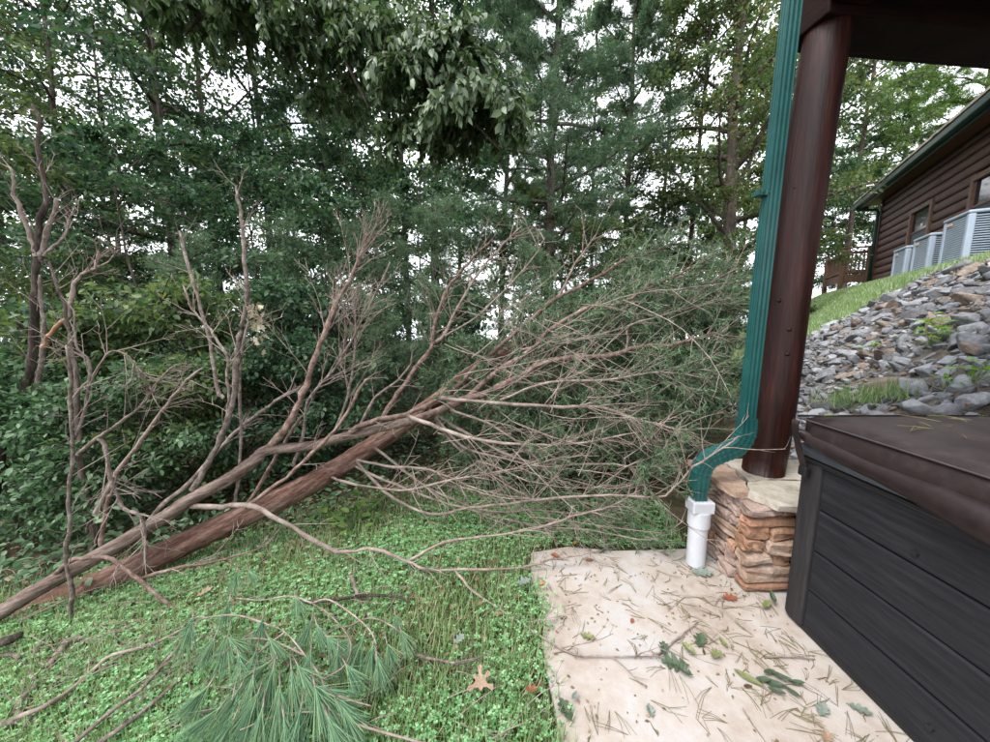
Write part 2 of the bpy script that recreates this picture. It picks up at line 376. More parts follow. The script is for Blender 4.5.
# ---- cover of the tub (rests on it)
cov = thing('hot_tub_cover', 'worn brown vinyl spa cover lying on the charcoal hot tub', 'spa cover', (TX, TY, .885))
bm = bmesh.new()
x0, x1, y0, y1 = -.035, TX2 - TX + .035, TY2 - TY - .035, .03
nx_, ny_ = 22, 22
gv = {}
for i in range(nx_ + 1):
    for j in range(ny_ + 1):
        a, b = i / nx_, j / ny_
        x = x0 + (x1 - x0) * a; y = y0 + (y1 - y0) * b
        ed = min(a, 1 - a, b, 1 - b)
        z = .098 + .012 * min(1, ed * 6) + .004 * math.sin(x * 9 + y * 4) * min(1, ed * 8) - (.012 if ed == 0 else 0)
        # rounded far-left corner
        gv[i, j] = bm.verts.new((x + (.03 if (a == 0 and b in (0, 1)) else 0), y - (.03 if (b == 1 and a in (0, 1)) else 0), z))
for i in range(nx_):
    for j in range(ny_): bm.faces.new((gv[i, j], gv[i + 1, j], gv[i + 1, j + 1], gv[i, j + 1]))
bd = [e for e in bm.edges if e.is_boundary]
r = bmesh.ops.extrude_edge_only(bm, edges=bd)
for v in r['geom']:
    if isinstance(v, bmesh.types.BMVert): v.co.z = .002 + .006 * math.sin(v.co.y * 7)
bmesh.ops.recalc_face_normals(bm, faces=bm.faces)
bm_obj('lid_panel', bm, M['vinyl'], cov, True)
tb = Tubes()                                   # piped seam round the top edge
tb.add([(x0 - .002, y1 - .03, .088), (x0 - .003, y0 + .5, .088), (x0 - .003, y0, .088)], .0045, 6)
tb.add([(x0 + .02, y1 + .003, .088), (x1, y1 + .003, .088)], .0045, 6)
tb.obj('seam_piping', M['vinyl'], cov)
# loose flap hanging in a roll along the left side
path = []; rads = []
for k in range(44):
    t = k / 43; yy = -.004 + (y0 - .02) * t; g_ = min(1, t * 3.2)
    path.append((x0 + .020 - .008 * g_ - .004 * math.sin(t * 26), yy, .012 - .062 * g_ - .008 * t - .005 * math.sin(t * 17)))
    rads.append(.022 + .036 * g_ + .003 * math.sin(t * 31))
tb = Tubes(); tb.add(path, rads, 14, wob=.02); tb.obj('rolled_flap', M['vinyl'], cov)
bm = bmesh.new()                               # strap loop at the far corner
pts = [(-.04, .0, .075), (-.062, -.012, .082), (-.078, -.028, .066), (-.076, -.032, .03), (-.066, -.036, -.01), (-.056, -.04, -.055), (-.04, -.04, -.095), (-.03, -.04, -.125)]
pp = spline([Vector(p) for p in pts], 5); prev = None
for p in pp:
    q = [bm.verts.new((p[0], p[1] - .017, p[2])), bm.verts.new((p[0], p[1] + .017, p[2])), bm.verts.new((p[0] + .005, p[1] + .017, p[2] - .002)), bm.verts.new((p[0] + .005, p[1] - .017, p[2] - .002))]
    if prev:
        for a in range(4): bm.faces.new((prev[a], prev[(a + 1) % 4], q[(a + 1) % 4], q[a]))
    prev = q
bmesh.ops.recalc_face_normals(bm, faces=bm.faces)
st = bm_obj('strap', bm, M['vinyl'], cov)
boxobj('buckle', (-.037, -.012, -.062, -.022, -.165, -.12), M['black'], st, .006)

# ---- stone pier carrying the log post
M['stone_a'] = noisy('stone_orange', [(.25, (.18, .092, .056)), (.5, (.32, .175, .108)), (.75, (.43, .28, .19))], 7, detail=9, bump=.9, bscale=18, bdist=.02, rough=.9, objrand=.18)
M['stone_b'] = noisy('stone_pinkgrey', [(.25, (.16, .105, .085)), (.5, (.29, .205, .17)), (.75, (.40, .32, .28))], 7, detail=9, bump=.9, bscale=18, bdist=.02, rough=.9, objrand=.18)
M['stone_c'] = noisy('stone_tan', [(.25, (.18, .115, .08)), (.5, (.30, .205, .15)), (.75, (.40, .32, .26))], 7, detail=9, bump=.9, bscale=18, bdist=.02, rough=.9, objrand=.18)
M['mortar'] = noisy('mortar', [(.3, (.03, .022, .018)), (.7, (.07, .055, .045))], 20, bump=.4, rough=.95)
M['cap'] = noisy('cap_flagstone', [(.25, (.19, .16, .125)), (.45, (.33, .29, .235)), (.65, (.42, .385, .335)), (.8, (.27, .205, .145))], 5, detail=9, bump=.8, bscale=12, bdist=.012, rough=.85)
PX0, PX1, PY0, PY1, PZ = 1.295, 1.96, 1.685, 2.20, .47
pier = thing('stone_pier', 'stacked orange-brown stone pier with pale flagstone cap beside the hot tub', 'stone pier', ((PX0 + PX1) / 2, (PY0 + PY1) / 2, 0))
pc = Vector(((PX0 + PX1) / 2, (PY0 + PY1) / 2, 0))
def stone(x0, x1, y0, y1, z0, z1, m, seed, parent, nm='stone', skew=0.0):
    r = random.Random(seed); bm = bmesh.new()
    box(bm, x0, x1, y0, y1, z0, z1)
    bmesh.ops.subdivide_edges(bm, edges=list(bm.edges), cuts=2, use_grid_fill=True)
    cx, cy, cz = (x0 + x1) / 2, (y0 + y1) / 2, (z0 + z1) / 2
    ph = [r.uniform(0, 6) for _ in range(4)]
    for v in bm.verts:
        ux = (v.co.x - cx) / max(1e-6, x1 - x0) * 2; uy = (v.co.y - cy) / max(1e-6, y1 - y0) * 2; uz = (v.co.z - cz) / (z1 - z0) * 2
        k = sum(abs(q) > .99 for q in (ux, uy, uz))
        s = {3: .94, 2: .975}.get(k, 1.0)
        v.co = Vector((cx + (v.co.x - cx) * s, cy + (v.co.y - cy) * s, cz + (v.co.z - cz) * (s if k < 2 else s - .08)))
        am = .008
        v.co += Vector((r.uniform(-1, 1) * am, r.uniform(-1, 1) * am, r.uniform(-1, 1) * am * .55))
        v.co.z += skew * (uy + ux) * .5 + .006 * math.sin(ph[0] + v.co.x * 20 + v.co.y * 16)
    bmesh.ops.bevel(bm, geom=[e for e in bm.edges if e.calc_face_angle(0) > .7], offset=.006, segments=1, affect='EDGES')
    for v in bm.verts: v.co -= pc
    return bm_obj(nm, bm, m, parent)
boxobj('mortar_core', (PX0 + .045 - pc.x, PX1 - .045 - pc.x, PY0 + .045 - pc.y, PY1 - .045 - pc.y, -.02, PZ - .01), M['mortar'], pier, .01)
zz = 0.0; k = 0
pr = random.Random(5)
for h in (.062, .088, .058, .075, .072, .05, .065):
    z0, z1 = zz + .003, zz + h - .003; zz += h
    for side in range(4):
        L = (PX1 - PX0) if side in (0, 2) else (PY1 - PY0); cuts = [0.0]
        while cuts[-1] < 1: cuts.append(cuts[-1] + pr.uniform(.24, .55))
        cuts = [c / cuts[-1] for c in cuts]
        if side in (0, 1):               # front face (towards the camera) and left face
            cuts = [0.0] + sorted(pr.uniform(.14, .9) for _ in range(pr.choice((2, 2, 3)))) + [1.0]
            cuts = [c for i, c in enumerate(cuts) if i == 0 or c - cuts[i - 1] > .12]
            if cuts[-1] != 1.0: cuts[-1] = 1.0
        for a, b in zip(cuts[:-1], cuts[1:]):
            k += 1; d = pr.uniform(-.012, .014); th = pr.uniform(.07, .1); e0, e1 = .004, .004
            m = M[pr.choice(('stone_a', 'stone_a', 'stone_b', 'stone_c') if side == 0 else ('stone_a', 'stone_b', 'stone_b', 'stone_c'))]
            dz0, dz1 = pr.uniform(-.008, .004), pr.uniform(-.004, .008)
            if side == 0: bxs = (PX0 + L * a + e0 - (.006 if a == 0 else 0), PX0 + L * b - e1, PY0 - d, PY0 + th)
            elif side == 1:
                y_0 = PY0 + .1 + (L - .1) * a; y_1 = PY0 + .1 + (L - .1) * b
                bxs = (PX0 - d, PX0 + th, y_0 + e0, y_1 - e1)
            elif side == 2: bxs = (PX0 + .1 + (L - .1) * a + e0, PX0 + .1 + (L - .1) * b - e1, PY1 - th, PY1 + d)
            else: bxs = (PX1 - th, PX1 + d, PY0 + .1 + (L - .2) * a + e0, PY0 + .1 + (L - .2) * b - e1)
            stone(*bxs, z0 + dz0, z1 + dz1, m, k, pier, skew=pr.uniform(-.006, .006))
def slab(name, outline, z0, z1, m, parent, seed, off=pc):
    r = random.Random(seed); bm = bmesh.new(); o2 = []
    for i in range(len(outline)):
        a = Vector(outline[i]); b = Vector(outline[(i + 1) % len(outline)])
        for t in (0, .25, .5, .75):
            p = a.lerp(b, t); o2.append((p.x + r.uniform(-.008, .008), p.y + r.uniform(-.008, .008)))
    top = [bm.verts.new((x - off.x, y - off.y, z1 + r.uniform(-.004, .004))) for x, y in o2]
    bot = [bm.verts.new((x - off.x + r.uniform(-.008, .008), y - off.y + r.uniform(-.008, .008), z0)) for x, y in o2]
    bm.faces.new(top); bm.faces.new(bot[::-1]); n = len(top)
    for i in range(n): bm.faces.new((top[i], bot[i], bot[(i + 1) % n], top[(i + 1) % n]))
    bmesh.ops.recalc_face_normals(bm, faces=bm.faces); bmesh.ops.triangulate(bm, faces=[f for f in bm.faces if len(f.verts) > 4])
    return bm_obj(name, bm, m, parent)
slab('cap_stone', [(1.40, 1.635), (1.74, 1.64), (2.0, 1.66), (2.0, 1.9), (1.62, 1.93), (1.42, 1.90), (1.34, 1.78)], PZ, PZ + .034, M['cap'], pier, 1)
slab('cap_stone', [(1.265, 1.80), (1.35, 1.785), (1.41, 1.91), (1.46, 2.1), (1.44, 2.24), (1.265, 2.24)], PZ - .004, PZ + .026, M['stone_c'], pier, 2)
slab('cap_stone', [(1.45, 1.915), (1.62, 1.94), (2.0, 1.91), (2.0, 2.24), (1.46, 2.24), (1.475, 2.1)], PZ, PZ + .03, M['cap'], pier, 3)

# ---- log post
M['log'] = noisy('stained_log', [(.28, (.006, .0022, .002)), (.45, (.019, .0058, .0044)), (.60, (.033, .010, .0072)), (.78, (.066, .022, .016))], 4, stretch=(5, 5, .35), detail=8, rough=.42, spec=.27, bump=.4, bscale=16, bdist=.008)
M['beam'] = noisy('stained_beam', [(.3, (.010, .004, .003)), (.6, (.020, .0075, .0055)), (.8, (.034, .013, .010))], 6, stretch=(.5, .5, 3), rough=.75, spec=.12, bump=.4, bdist=.006, objrand=.2)
pb, pt_ = Vector((1.615, 2.05, PZ + .03)), Vector((1.70, 2.05, 2.93))
post = thing('log_post', 'glossy dark red-brown log post rising from the stone pier', 'log post', pb)
tb = Tubes(); path = []; rr = []
for k in range(26):
    t = k / 25; p = pb.lerp(pt_, t) - pb
    path.append((p.x + .006 * math.sin(t * 7), p.y, p.z)); rr.append(.106 - .006 * t + .003 * math.sin(t * 11))
tb.add(path, rr, 40, wob=.004); tb.obj('log', M['log'], post)
for (u, v) in ((793, 330), (791, 355), (787, 182), (770, 300)):
    d = P(u, v, 1.92); c = pb.lerp(pt_, (d.z - pb.z) / (pt_.z - pb.z)); rv = (Vector((0, 0, d.z)) - Vector((c.x, c.y, d.z)))
    rv = (Vector((d.x - c.x, -.12, 0))).normalized() * .103
    bm = bmesh.new(); bmesh.ops.create_icosphere(bm, subdivisions=2, radius=.012)
    for x in bm.verts: x.co = Vector((x.co.x, x.co.y * .6, x.co.z * .75)) + (Vector((c.x, c.y, d.z)) + rv - pb)
    bm_obj('knot', bm, M['log'], post, True)

# ---- porch deck overhead (rotated a little from the patio)
pdk = thing('porch_deck', 'dark stained underside of the porch deck above the hot tub', 'porch deck', (1.685, 2.035, 0), rz=math.radians(6))
boxobj('beam', (-.095, 5.2, -.09, .14, 2.865, 3.19), M['beam'], pdk, .008)
boxobj('beam', (-.10, .11, -6.0, -.095, 2.905, 3.19), M['beam'], pdk, .008)
boxobj('rim_board', (-.135, -.09, -6.0, .22, 3.195, 3.45), M['beam'], pdk, .005)
boxobj('rim_board', (-.085, 5.2, .17, .215, 2.90, 3.45), M['beam'], pdk, .005)
for k in range(9):
    y = -.55 - .62 * k
    boxobj('joist', (.10, 5.2, y - .022, y + .022, 3.0, 3.23), M['beam'], pdk, .003)
for k in range(38):
    y0b = .16 - k * .163
    boxobj('deck_board', (-.12, 5.2, y0b - .155, y0b, 3.232, 3.268), M['beam'], pdk, .003)

# ---- green downspout
M['green'] = noisy('green_enamel', [(.3, (.008, .052, .049)), (.6, (.012, .076, .071)), (.8, (.022, .10, .092))], 3, rough=.32, spec=.5, bump=.05, bscale=8)
def flute_profile(w, d, amp=.0009):
    out = []
    for (ax, ay, bx, by) in ((-w, -d, w, -d), (w, -d, w, d), (w, d, -w, d), (-w, d, -w, -d)):
        L = math.hypot(bx - ax, by - ay); nxn, nyn = (by - ay) / L, -(bx - ax) / L
        for i in range(16):
            t = i / 16; off = amp * math.cos(t * math.pi * 2 * 3) if .05 < t < .95 else -amp * .6
            cxn = 1.0
            out.append((ax + (bx - ax) * t + nxn * off, ay + (by - ay) * t + nyn * off))
    return out
def sweep(path, prof, name, m, parent, scales=None, fwd=Vector((0, 1, 0))):
    """profile swept along a path that stays in the XZ plane"""
    bm = bmesh.new(); rings = []; n = len(path)
    for i, p in enumerate(path):
        t = (Vector(path[min(i + 1, n - 1)]) - Vector(path[max(i - 1, 0)])).normalized()
        a = fwd.cross(t).normalized(); s = scales[i] if scales else 1
        rings.append([bm.verts.new(Vector(p) + a * x * s + fwd * y * s) for x, y in prof])
    m_ = len(prof)
    for i in range(n - 1):
        for j in range(m_): bm.faces.new((rings[i][j], rings[i][(j + 1) % m_], rings[i + 1][(j + 1) % m_], rings[i + 1][j]))
    bm.faces.new(rings[0][::-1]); bm.faces.new(rings[-1])
    bmesh.ops.recalc_face_normals(bm, faces=bm.faces)
    return bm_obj(name, bm, m, parent)
DY = 1.90
dtop, delb = P(794, -14, DY), P(746, 424, DY)
ds = thing('downspout', 'teal green fluted metal downspout in front of the log post', 'downspout', (delb.x, DY, 0))
dro = Vector((delb.x, DY, 0))
prof = flute_profile(.0335, .025)
vert = [Vector(dtop) - dro, Vector(delb) - dro]; vert[0].y = vert[1].y = 0
sweep([vert[0].lerp(vert[1], k / 8) for k in range(9)], prof, 'pipe', M['green'], ds)
ctl = [P(747, 418, DY), P(745, 434, DY), P(737, 446.5, DY), P(722, 453, DY), P(708, 460, DY), P(700.5, 473, DY), P(699, 488, DY)]
cc = spline([c - dro for c in ctl], 9)
sc_ = [1.0 + (.07 * (1 if k % 3 == 0 else 0)) * (1 if 6 < k < 48 else 0) for k in range(len(cc))]
sweep([Vector((c[0], 0, c[2])) for c in cc], flute_profile(.0405, .030, .0009), 'elbow', M['green'], ds, sc_)
tail = [Vector((cc[-1][0], 0, cc[-1][2] + .03)), P(698, 514, DY) - dro]; tail[1].y = 0
sweep(tail, prof, 'pipe', M['green'], ds)
bz = P(762, 194, DY) - dro
sweep([Vector((bz.x, 0, bz.z + .012)), Vector((bz.x - .001, 0, bz.z - .012))], [(x * 1.012, y * 1.012) for x, y in flute_profile(.0335, .025, .001)], 'band', M['green'], ds)
for dx in (-.016, .016):
    boxobj('screw', (bz.x + dx - .004, bz.x + dx + .004, -.031, -.025, bz.z - .004, bz.z + .004), M['green'], ds, .0015)

# ---- white drain pipe
M['pvc'] = noisy('white_pvc', [(.3, (.46, .47, .50)), (.7, (.56, .57, .59))], 4, rough=.35, spec=.4, bump=.02)
pg = G(697, 562, 0.0); DX = P(697, 540, DY).x
pvc = thing('drain_pipe', 'white plastic drain pipe standing on the patio under the green downspout', 'drain pipe', (DX, DY, 0))
def ring_tube(name, r, z0, z1, m, parent, seg=36, bev=.004):
    bm = bmesh.new(); bmesh.ops.create_cone(bm, cap_ends=True, segments=seg, radius1=r, radius2=r, depth=z1 - z0, matrix=Matrix.Translation((0, 0, (z0 + z1) / 2)))
    bmesh.ops.bevel(bm, geom=[e for e in bm.edges if e.calc_face_angle(0) > 1.2], offset=bev, segments=2, affect='EDGES')
    return bm_obj(name, bm, m, parent)
zt = P(697, 503, DY).z
ring_tube('pipe', .050, .002, zt - .08, M['pvc'], pvc)
ring_tube('collar', .058, zt - .135, zt - .04, M['pvc'], pvc)
bm = bmesh.new(); box(bm, -.060, .060, -.046, .046, zt - .045, zt + .022, .006)
bm_obj('square_adapter', bm, M['pvc'], pvc)

# ================================================================== LOG CABIN ON THE HILL
M['cablog'] = noisy('cabin_log', [(.3, (.045, .018, .012)), (.55, (.085, .036, .024)), (.75, (.14, .065, .045))], 6, stretch=(.4, .4, 3), detail=8, rough=.6, bump=.3, bdist=.01, objrand=.15)
M['soffit'] = noisy('soffit_board', [(.3, (.07, .028, .016)), (.7, (.12, .05, .03))], 5, stretch=(3, .4, 1), rough=.6, bump=.3)
M['shingle'] = noisy('shingle', [(.3, (.30, .26, .21)), (.7, (.46, .41, .34))], 30, rough=.95, bump=.5, objrand=.15)
M['cabgreen'] = noisy('cabin_green', [(.3, (.010, .035, .030)), (.7, (.018, .055, .045))], 4, rough=.45, bump=.05)
M['glass'] = flat('window_glass', (.010, .013, .016), .08, .6)
M['wframe'] = noisy('window_frame', [(.3, (.10, .055, .035)), (.7, (.16, .09, .06))], 8, rough=.6, bump=.2)
M['acblue'] = noisy('ac_paint', [(.3, (.30, .36, .44)), (.7, (.38, .44, .52))], 5, rough=.45, bump=.04)
M['acdark'] = flat('ac_coil', (.03, .035, .045), .6)
M['acslat'] = flat('ac_slat', (.30, .35, .42), .45)
M['decal'] = noisy('decal_orange', [(.4, (.45, .16, .08)), (.6, (.75, .70, .62))], 60, stretch=(1, 1, 2), rough=.5, bump=0)
WQ, WS0, WS1, WZ, EZ = 3.95, 8.0, 15.44, 2.46, 4.94
# local frame: x along the wall (away), y towards the house interior, z up
HM = Matrix(((HE[0], HN[0], 0), (HE[1], HN[1], 0), (0, 0, 1)))
hbase = HM @ Vector((WS1, WQ, 0)); hbase.z = WZ
cab = thing('log_cabin', 'dark red-brown log cabin with green gutters on the hill at right', 'cabin', hbase)
def hl(s, q, z): v = HM @ Vector((s, q, z)); return v - Vector(hbase)
def hbox(name, s0, s1, q0, q1, z0, z1, m, parent, bev=.004, base=None):
    bm = bmesh.new(); box(bm, s0, s1, q0, q1, z0, z1, bev)
    for v in bm.verts: v.co = (HM @ v.co) - Vector(hbase if base is None else base)
    bmesh.ops.recalc_face_normals(bm, faces=bm.faces)
    return bm_obj(name, bm, m, parent)
wins = [(12.3, 13.3, 2.98, 4.05), (9.62, 10.77, 2.98, 4.02)]
hbox('wall_core', WS0, WS1 - .05, WQ + .06, WQ + 6, WZ - .3, EZ + .02, M['cablog'], cab)
ch = .2; z = WZ - .1; row = 0
while z < EZ - .05:
    z2 = min(z + ch, EZ)
    segs = [(WS0, WS1)]
    for (a, b, c, d) in wins:
        if z2 > c + .02 and z < d - .02:
            segs = [s for (s0, s1) in segs for s in (((s0, a), (b, s1)) if s0 < a and s1 > b else ((s0, s1),))]
    if row % 3 == 1: segs = [s for (s0, s1) in segs for s in (((s0, s0 + (s1 - s0) * .55), (s0 + (s1 - s0) * .55 + .006, s1)) if s1 - s0 > 2.5 else ((s0, s1),))]
    for (s0, s1) in segs:
        bm = bmesh.new(); R = []
        for s in (s0 + .002, s1 - .002):
            ring = [bm.verts.new(hl(s, WQ + .08, z))]
            for k in range(9):
                th = math.pi * k / 8
                ring.append(bm.verts.new(hl(s, WQ + .03 - .065 * math.sin(th) ** .7, z + (z2 - z) * (.5 - .49 * math.cos(th)))))
            ring.append(bm.verts.new(hl(s, WQ + .08, z2))); R.append(ring)
        n = len(R[0])
        for k in range(n): bm.faces.new((R[0][k], R[0][(k + 1) % n], R[1][(k + 1) % n], R[1][k]))
        bm.faces.new(R[0]); bm.faces.new(R[1][::-1]); bmesh.ops.recalc_face_normals(bm, faces=bm.faces)
        bm_obj('log', bm, M['cablog'], cab, False)
    z += ch; row += 1
hbox('corner_board', WS1 - .06, WS1 + .06, WQ - .05, WQ + .12, WZ - .2, EZ - .02, M['cablog'], cab)
for (a, b, c, d) in wins:
    wn_ = hbox('window', a, b, WQ - .005, WQ + .055, c, d, M['glass'], cab, .002)
    for (s0, s1, z0, z1) in ((a - .05, a + .045, c - .06, d + .06), (b - .045, b + .05, c - .06, d + .06), (a + .046, b - .046, c - .06, c + .04), (a + .046, b - .046, d - .045, d + .06)):
        hbox('frame', s0, s1, WQ - .06, WQ + .05, z0, z1, M['wframe'], wn_, .006)
    hbox('muntin', a + .046, b - .046, WQ - .03, WQ - .006, (c + d) / 2 - .02, (c + d) / 2 + .02, M['wframe'], wn_, .004)
    hbox('screen', a + .046, b - .046, WQ - .012, WQ - .008, c + .04, (c + d) / 2 - .02, M['acdark'], wn_, 0)
    m_ = M['pvc']
    if a > 12: hbox('sticker', a + .36, a + .48, WQ - .016, WQ - .013, c + .62, c + .69, m_, wn_, .0)
EQ = 3.47
# roof: rises away from the eave
bm = bmesh.new(); sl_ = .42
def roofquad(s0, s1, q0, q1, th, bmx):
    vs_ = []
    for dz in (0, th):
        for (s, q) in ((s0, q0), (s1, q0), (s1, q1), (s0, q1)):
            vs_.append(bmx.verts.new(hl(s, q, EZ + .03 + (q - EQ) * sl_ + dz)))
    for f in ((0, 1, 2, 3), (7, 6, 5, 4), (0, 4, 5, 1), (1, 5, 6, 2), (2, 6, 7, 3), (3, 7, 4, 0)): bmx.faces.new([vs_[i] for i in f])
roofquad(WS0, WS1 + .62, EQ + .02, EQ + 3.6, .05, bm)
bmesh.ops.recalc_face_normals(bm, faces=bm.faces)
rf = bm_obj('roof', bm, M['soffit'], cab)
bm = bmesh.new(); roofquad(WS0, WS1 + .64, EQ - .02, EQ + 3.6, .035, bm)
for v in bm.verts: v.co.z += .053
# wavy shingle edge
bmesh.ops.recalc_face_normals(bm, faces=bm.faces); sh = bm_obj('shingle_layer', bm, M['shingle'], rf)
pr = random.Random(9); s = WS0
while s < WS1 + .6:
    wdt = pr.uniform(.18, .34); bm = bmesh.new(); roofquad(s + .003, min(s + wdt, WS1 + .645) - .003, EQ - .05 - pr.uniform(0, .025), EQ + .12, .05, bm)
    for v in bm.verts: v.co.z += .091 + pr.uniform(0, .006)
    bmesh.ops.recalc_face_normals(bm, faces=bm.faces); bm_obj('shingle', bm, M['shingle'], rf); s += wdt
hbox('fascia', WS0, WS1 + .6, EQ + .03, EQ + .06, EZ - .15, EZ + .02, M['cabgreen'], cab)
hbox('rake_board', WS1 + .6, WS1 + .64, EQ + .03, EQ + .3, EZ - .12, EZ + .04, M['cabgreen'], cab)
hbox('soffit', WS0, WS1 + .58, EQ + .062, WQ + .05, EZ - .03, EZ - .01, M['soffit'], cab)
hbox('gutter', WS0, WS1 + .63, EQ - .085, EQ + .028, EZ - .10, EZ + .025, M['cabgreen'], cab, .02)
gd = Vector(hbase)
tb = Tubes()
tb.add([hl(WS1 + .3, EQ - .03, EZ - .1), hl(WS1 + .3, EQ - .03, EZ - .16), hl(WS1 + .12, WQ - .09, EZ - .26), hl(WS1 + .02, WQ - .1, EZ - .36), hl(WS1 + .02, WQ - .1, WZ + .05)], .04, 8)
tb.obj('downspout', M['cabgreen'], cab)

# ---- three air conditioners in front of the cabin
def ac_unit(s0, size, hgt, label):
    q0 = 3.16; base = HM @ Vector((s0, q0, 0)); base.z = gz(base.x, base.y) - .02
    base.z = 2.245
    t = thing('air_conditioner', label, 'air conditioner', base, 'air conditioners beside the cabin')
    def b(nm, a0, a1, b0, b1, z0, z1, m, bev=.004, par=None): return hbox(nm, a0, a1, b0, b1, z0, z1, m, par or t, bev, base)
    s1, q1 = s0 + size, q0 + size
    z0 = 2.245
    b('pad', s0 - .08, s1 + .08, q0 - .08, q1 + .08, z0 - .12, z0 + .02, M['cap'], .01)
    b('coil', s0 + .05, s1 - .05, q0 + .05, q1 - .05, z0 + .03, z0 + hgt - .04, M['acdark'], .01)
    for (a, c) in ((s0, q0), (s1 - .085, q0), (s0, q1 - .085), (s1 - .085, q1 - .085)):
        b('corner_post', a, a + .085, c, c + .085, z0 + .02, z0 + hgt - .05, M['acblue'], .02)
    b('base_pan', s0 - .004, s1 + .004, q0 - .004, q1 + .004, z0 + .021, z0 + .075, M['acblue'], .012)
    tp = b('top', s0 - .008, s1 + .008, q0 - .008, q1 + .008, z0 + hgt - .052, z0 + hgt, M['acblue'], .02)
    n = int((hgt - .14) / .036)
    for k in range(n):
        zz = z0 + .09 + k * (hgt - .15) / n
        for (a0, a1, c0, c1) in ((s0 + .083, s1 - .083, q0 + .012, q0 + .03), (s0 + .012, s0 + .03, q0 + .083, q1 - .083)):
            sm = M['acblue']
            b('louver', a0, a1, c0, c1, zz, zz + (.026 if c1 - c0 < .1 and a1 - a0 > .1 else .016), sm, .003)
    b('label_plate', s0 + size * .62, s0 + size * .84, q0 - .003, q0 + .008, z0 + hgt - .14, z0 + hgt - .10, M['decal'], .0)
    tb = Tubes()
    cx, cy = s0 + size / 2, q0 + size / 2
    for rr_ in (.1, .17, .24, .3):
        tb.add([(HM @ Vector((cx + rr_ * size / .72 * math.cos(a), cy + rr_ * size / .72 * math.sin(a), z0 + hgt + .008))) - Vector(base) for a in np.linspace(0, 2 * math.pi, 25)], .006, 4, cap=False)
    tb.obj('fan_guard', M['acdark'], tp)
ac_unit(8.66, .74, .83, 'largest blue-grey air conditioner, nearest of three beside the cabin')
ac_unit(9.80, .66, .72, 'middle of three blue-grey air conditioners below the cabin window')
ac_unit(10.74, .62, .66, 'farthest, smallest blue-grey air conditioner near the cabin downspout')

# ---- wooden stair landing beyond the cabin corner
M['deckwood'] = noisy('deck_wood', [(.3, (.09, .05, .032)), (.6, (.15, .085, .058)), (.8, (.20, .125, .09))], 8, stretch=(3, 3, .5), rough=.75, bump=.4, objrand=.15)
db = HM @ Vector((16, 3.95, 0)); db.z = 2.3
dk = thing('stair_landing', 'small brown wooden landing with railings at the cabin corner', 'wooden landing', db)
def dbx(nm, a0, a1, b0, b1, z0, z1, bev=.004): return hbox(nm, a0, a1, b0, b1, z0, z1, M['deckwood'], dk, bev, db)
for (s, q) in ((16, 3.32), (18, 3.32), (16, 3.93)): dbx('post', s - .055, s + .055, q - .055, q + .055, 1.9, 3.68, .01)
dbx('rim_board', 15.98, 16.03, 3.38, 5.3, 2.62, 2.84); dbx('rim_board', 16.06, 17.94, 3.29, 3.33, 2.62, 2.84)
for k in range(14): dbx('deck_board', 16.0 + k * .143, 16.0 + k * .143 + .135, 3.3, 5.3, 2.842, 2.87)
for z0 in (2.92, 3.5):
    dbx('rail', 15.97, 16.01, 3.376, 3.874, z0, z0 + .085); dbx('rail', 16.056, 17.944, 3.30, 3.34, z0, z0 + .085)
dbx('cap_rail', 15.93, 16.06, 3.24, 4.0, 3.681, 3.72)
for k in range(5): q = 3.44 + k * .095; dbx('baluster', 16.011, 16.045, q - .018, q + .018, 2.88, 3.56)
for k in range(14): s = 16.13 + k * .13; dbx('baluster', s - .03, s + .03, 3.341, 3.37, 2.88, 3.56)

# ================================================================== ROCK BANK
M['rock_grey'] = noisy('rock_grey', [(.25, (.11, .112, .122)), (.5, (.21, .215, .23)), (.75, (.34, .345, .36))], 5, detail=9, bump=.7, bscale=14, bdist=.02, rough=.85, objrand=.25)
M['rock_dark'] = noisy('rock_dark', [(.25, (.060, .059, .062)), (.5, (.115, .115, .122)), (.75, (.20, .20, .21))], 5, detail=9, bump=.7, bscale=14, bdist=.02, rough=.8, objrand=.25)
M['rock_tan'] = noisy('rock_tan', [(.25, (.12, .09, .066)), (.5, (.23, .18, .145)), (.75, (.36, .31, .265))], 5, detail=9, bump=.7, bscale=14, bdist=.02, rough=.9, objrand=.25)
M['rock_pale'] = noisy('rock_pale', [(.25, (.20, .21, .23)), (.5, (.32, .33, .35)), (.75, (.42, .42, .43))], 5, detail=9, bump=.6, bscale=14, bdist=.02, rough=.85, objrand=.15)
protos = {}
for mk in ('rock_grey', 'rock_dark', 'rock_tan', 'rock_pale'):
    protos[mk] = []
    for k in range(7):
        me = hull_rock(k * 13 + len(mk) * 7 + ord(mk[5]), 12 + k % 4, (1, rnd.uniform(.6, .85), rnd.uniform(.38, .6)))
        me.materials.append(M[mk]); protos[mk].append(me)
def qmax(s): return float(np.interp(s, [0, 8.7, 8.95, 9.3, 9.75, 10.6, 12], [2.84, 2.84, 2.5, 1.95, 1.4, 1.0, .65]))
def proj(p):
    x, y, z = p[0], p[1], p[2] - CAM_H
    f = y * CP - z * SP; d = y * SP + z * CP
    return 495 + FPX * x / f, 371 - FPX * d / f, f
cand = []
rk = random.Random(21)
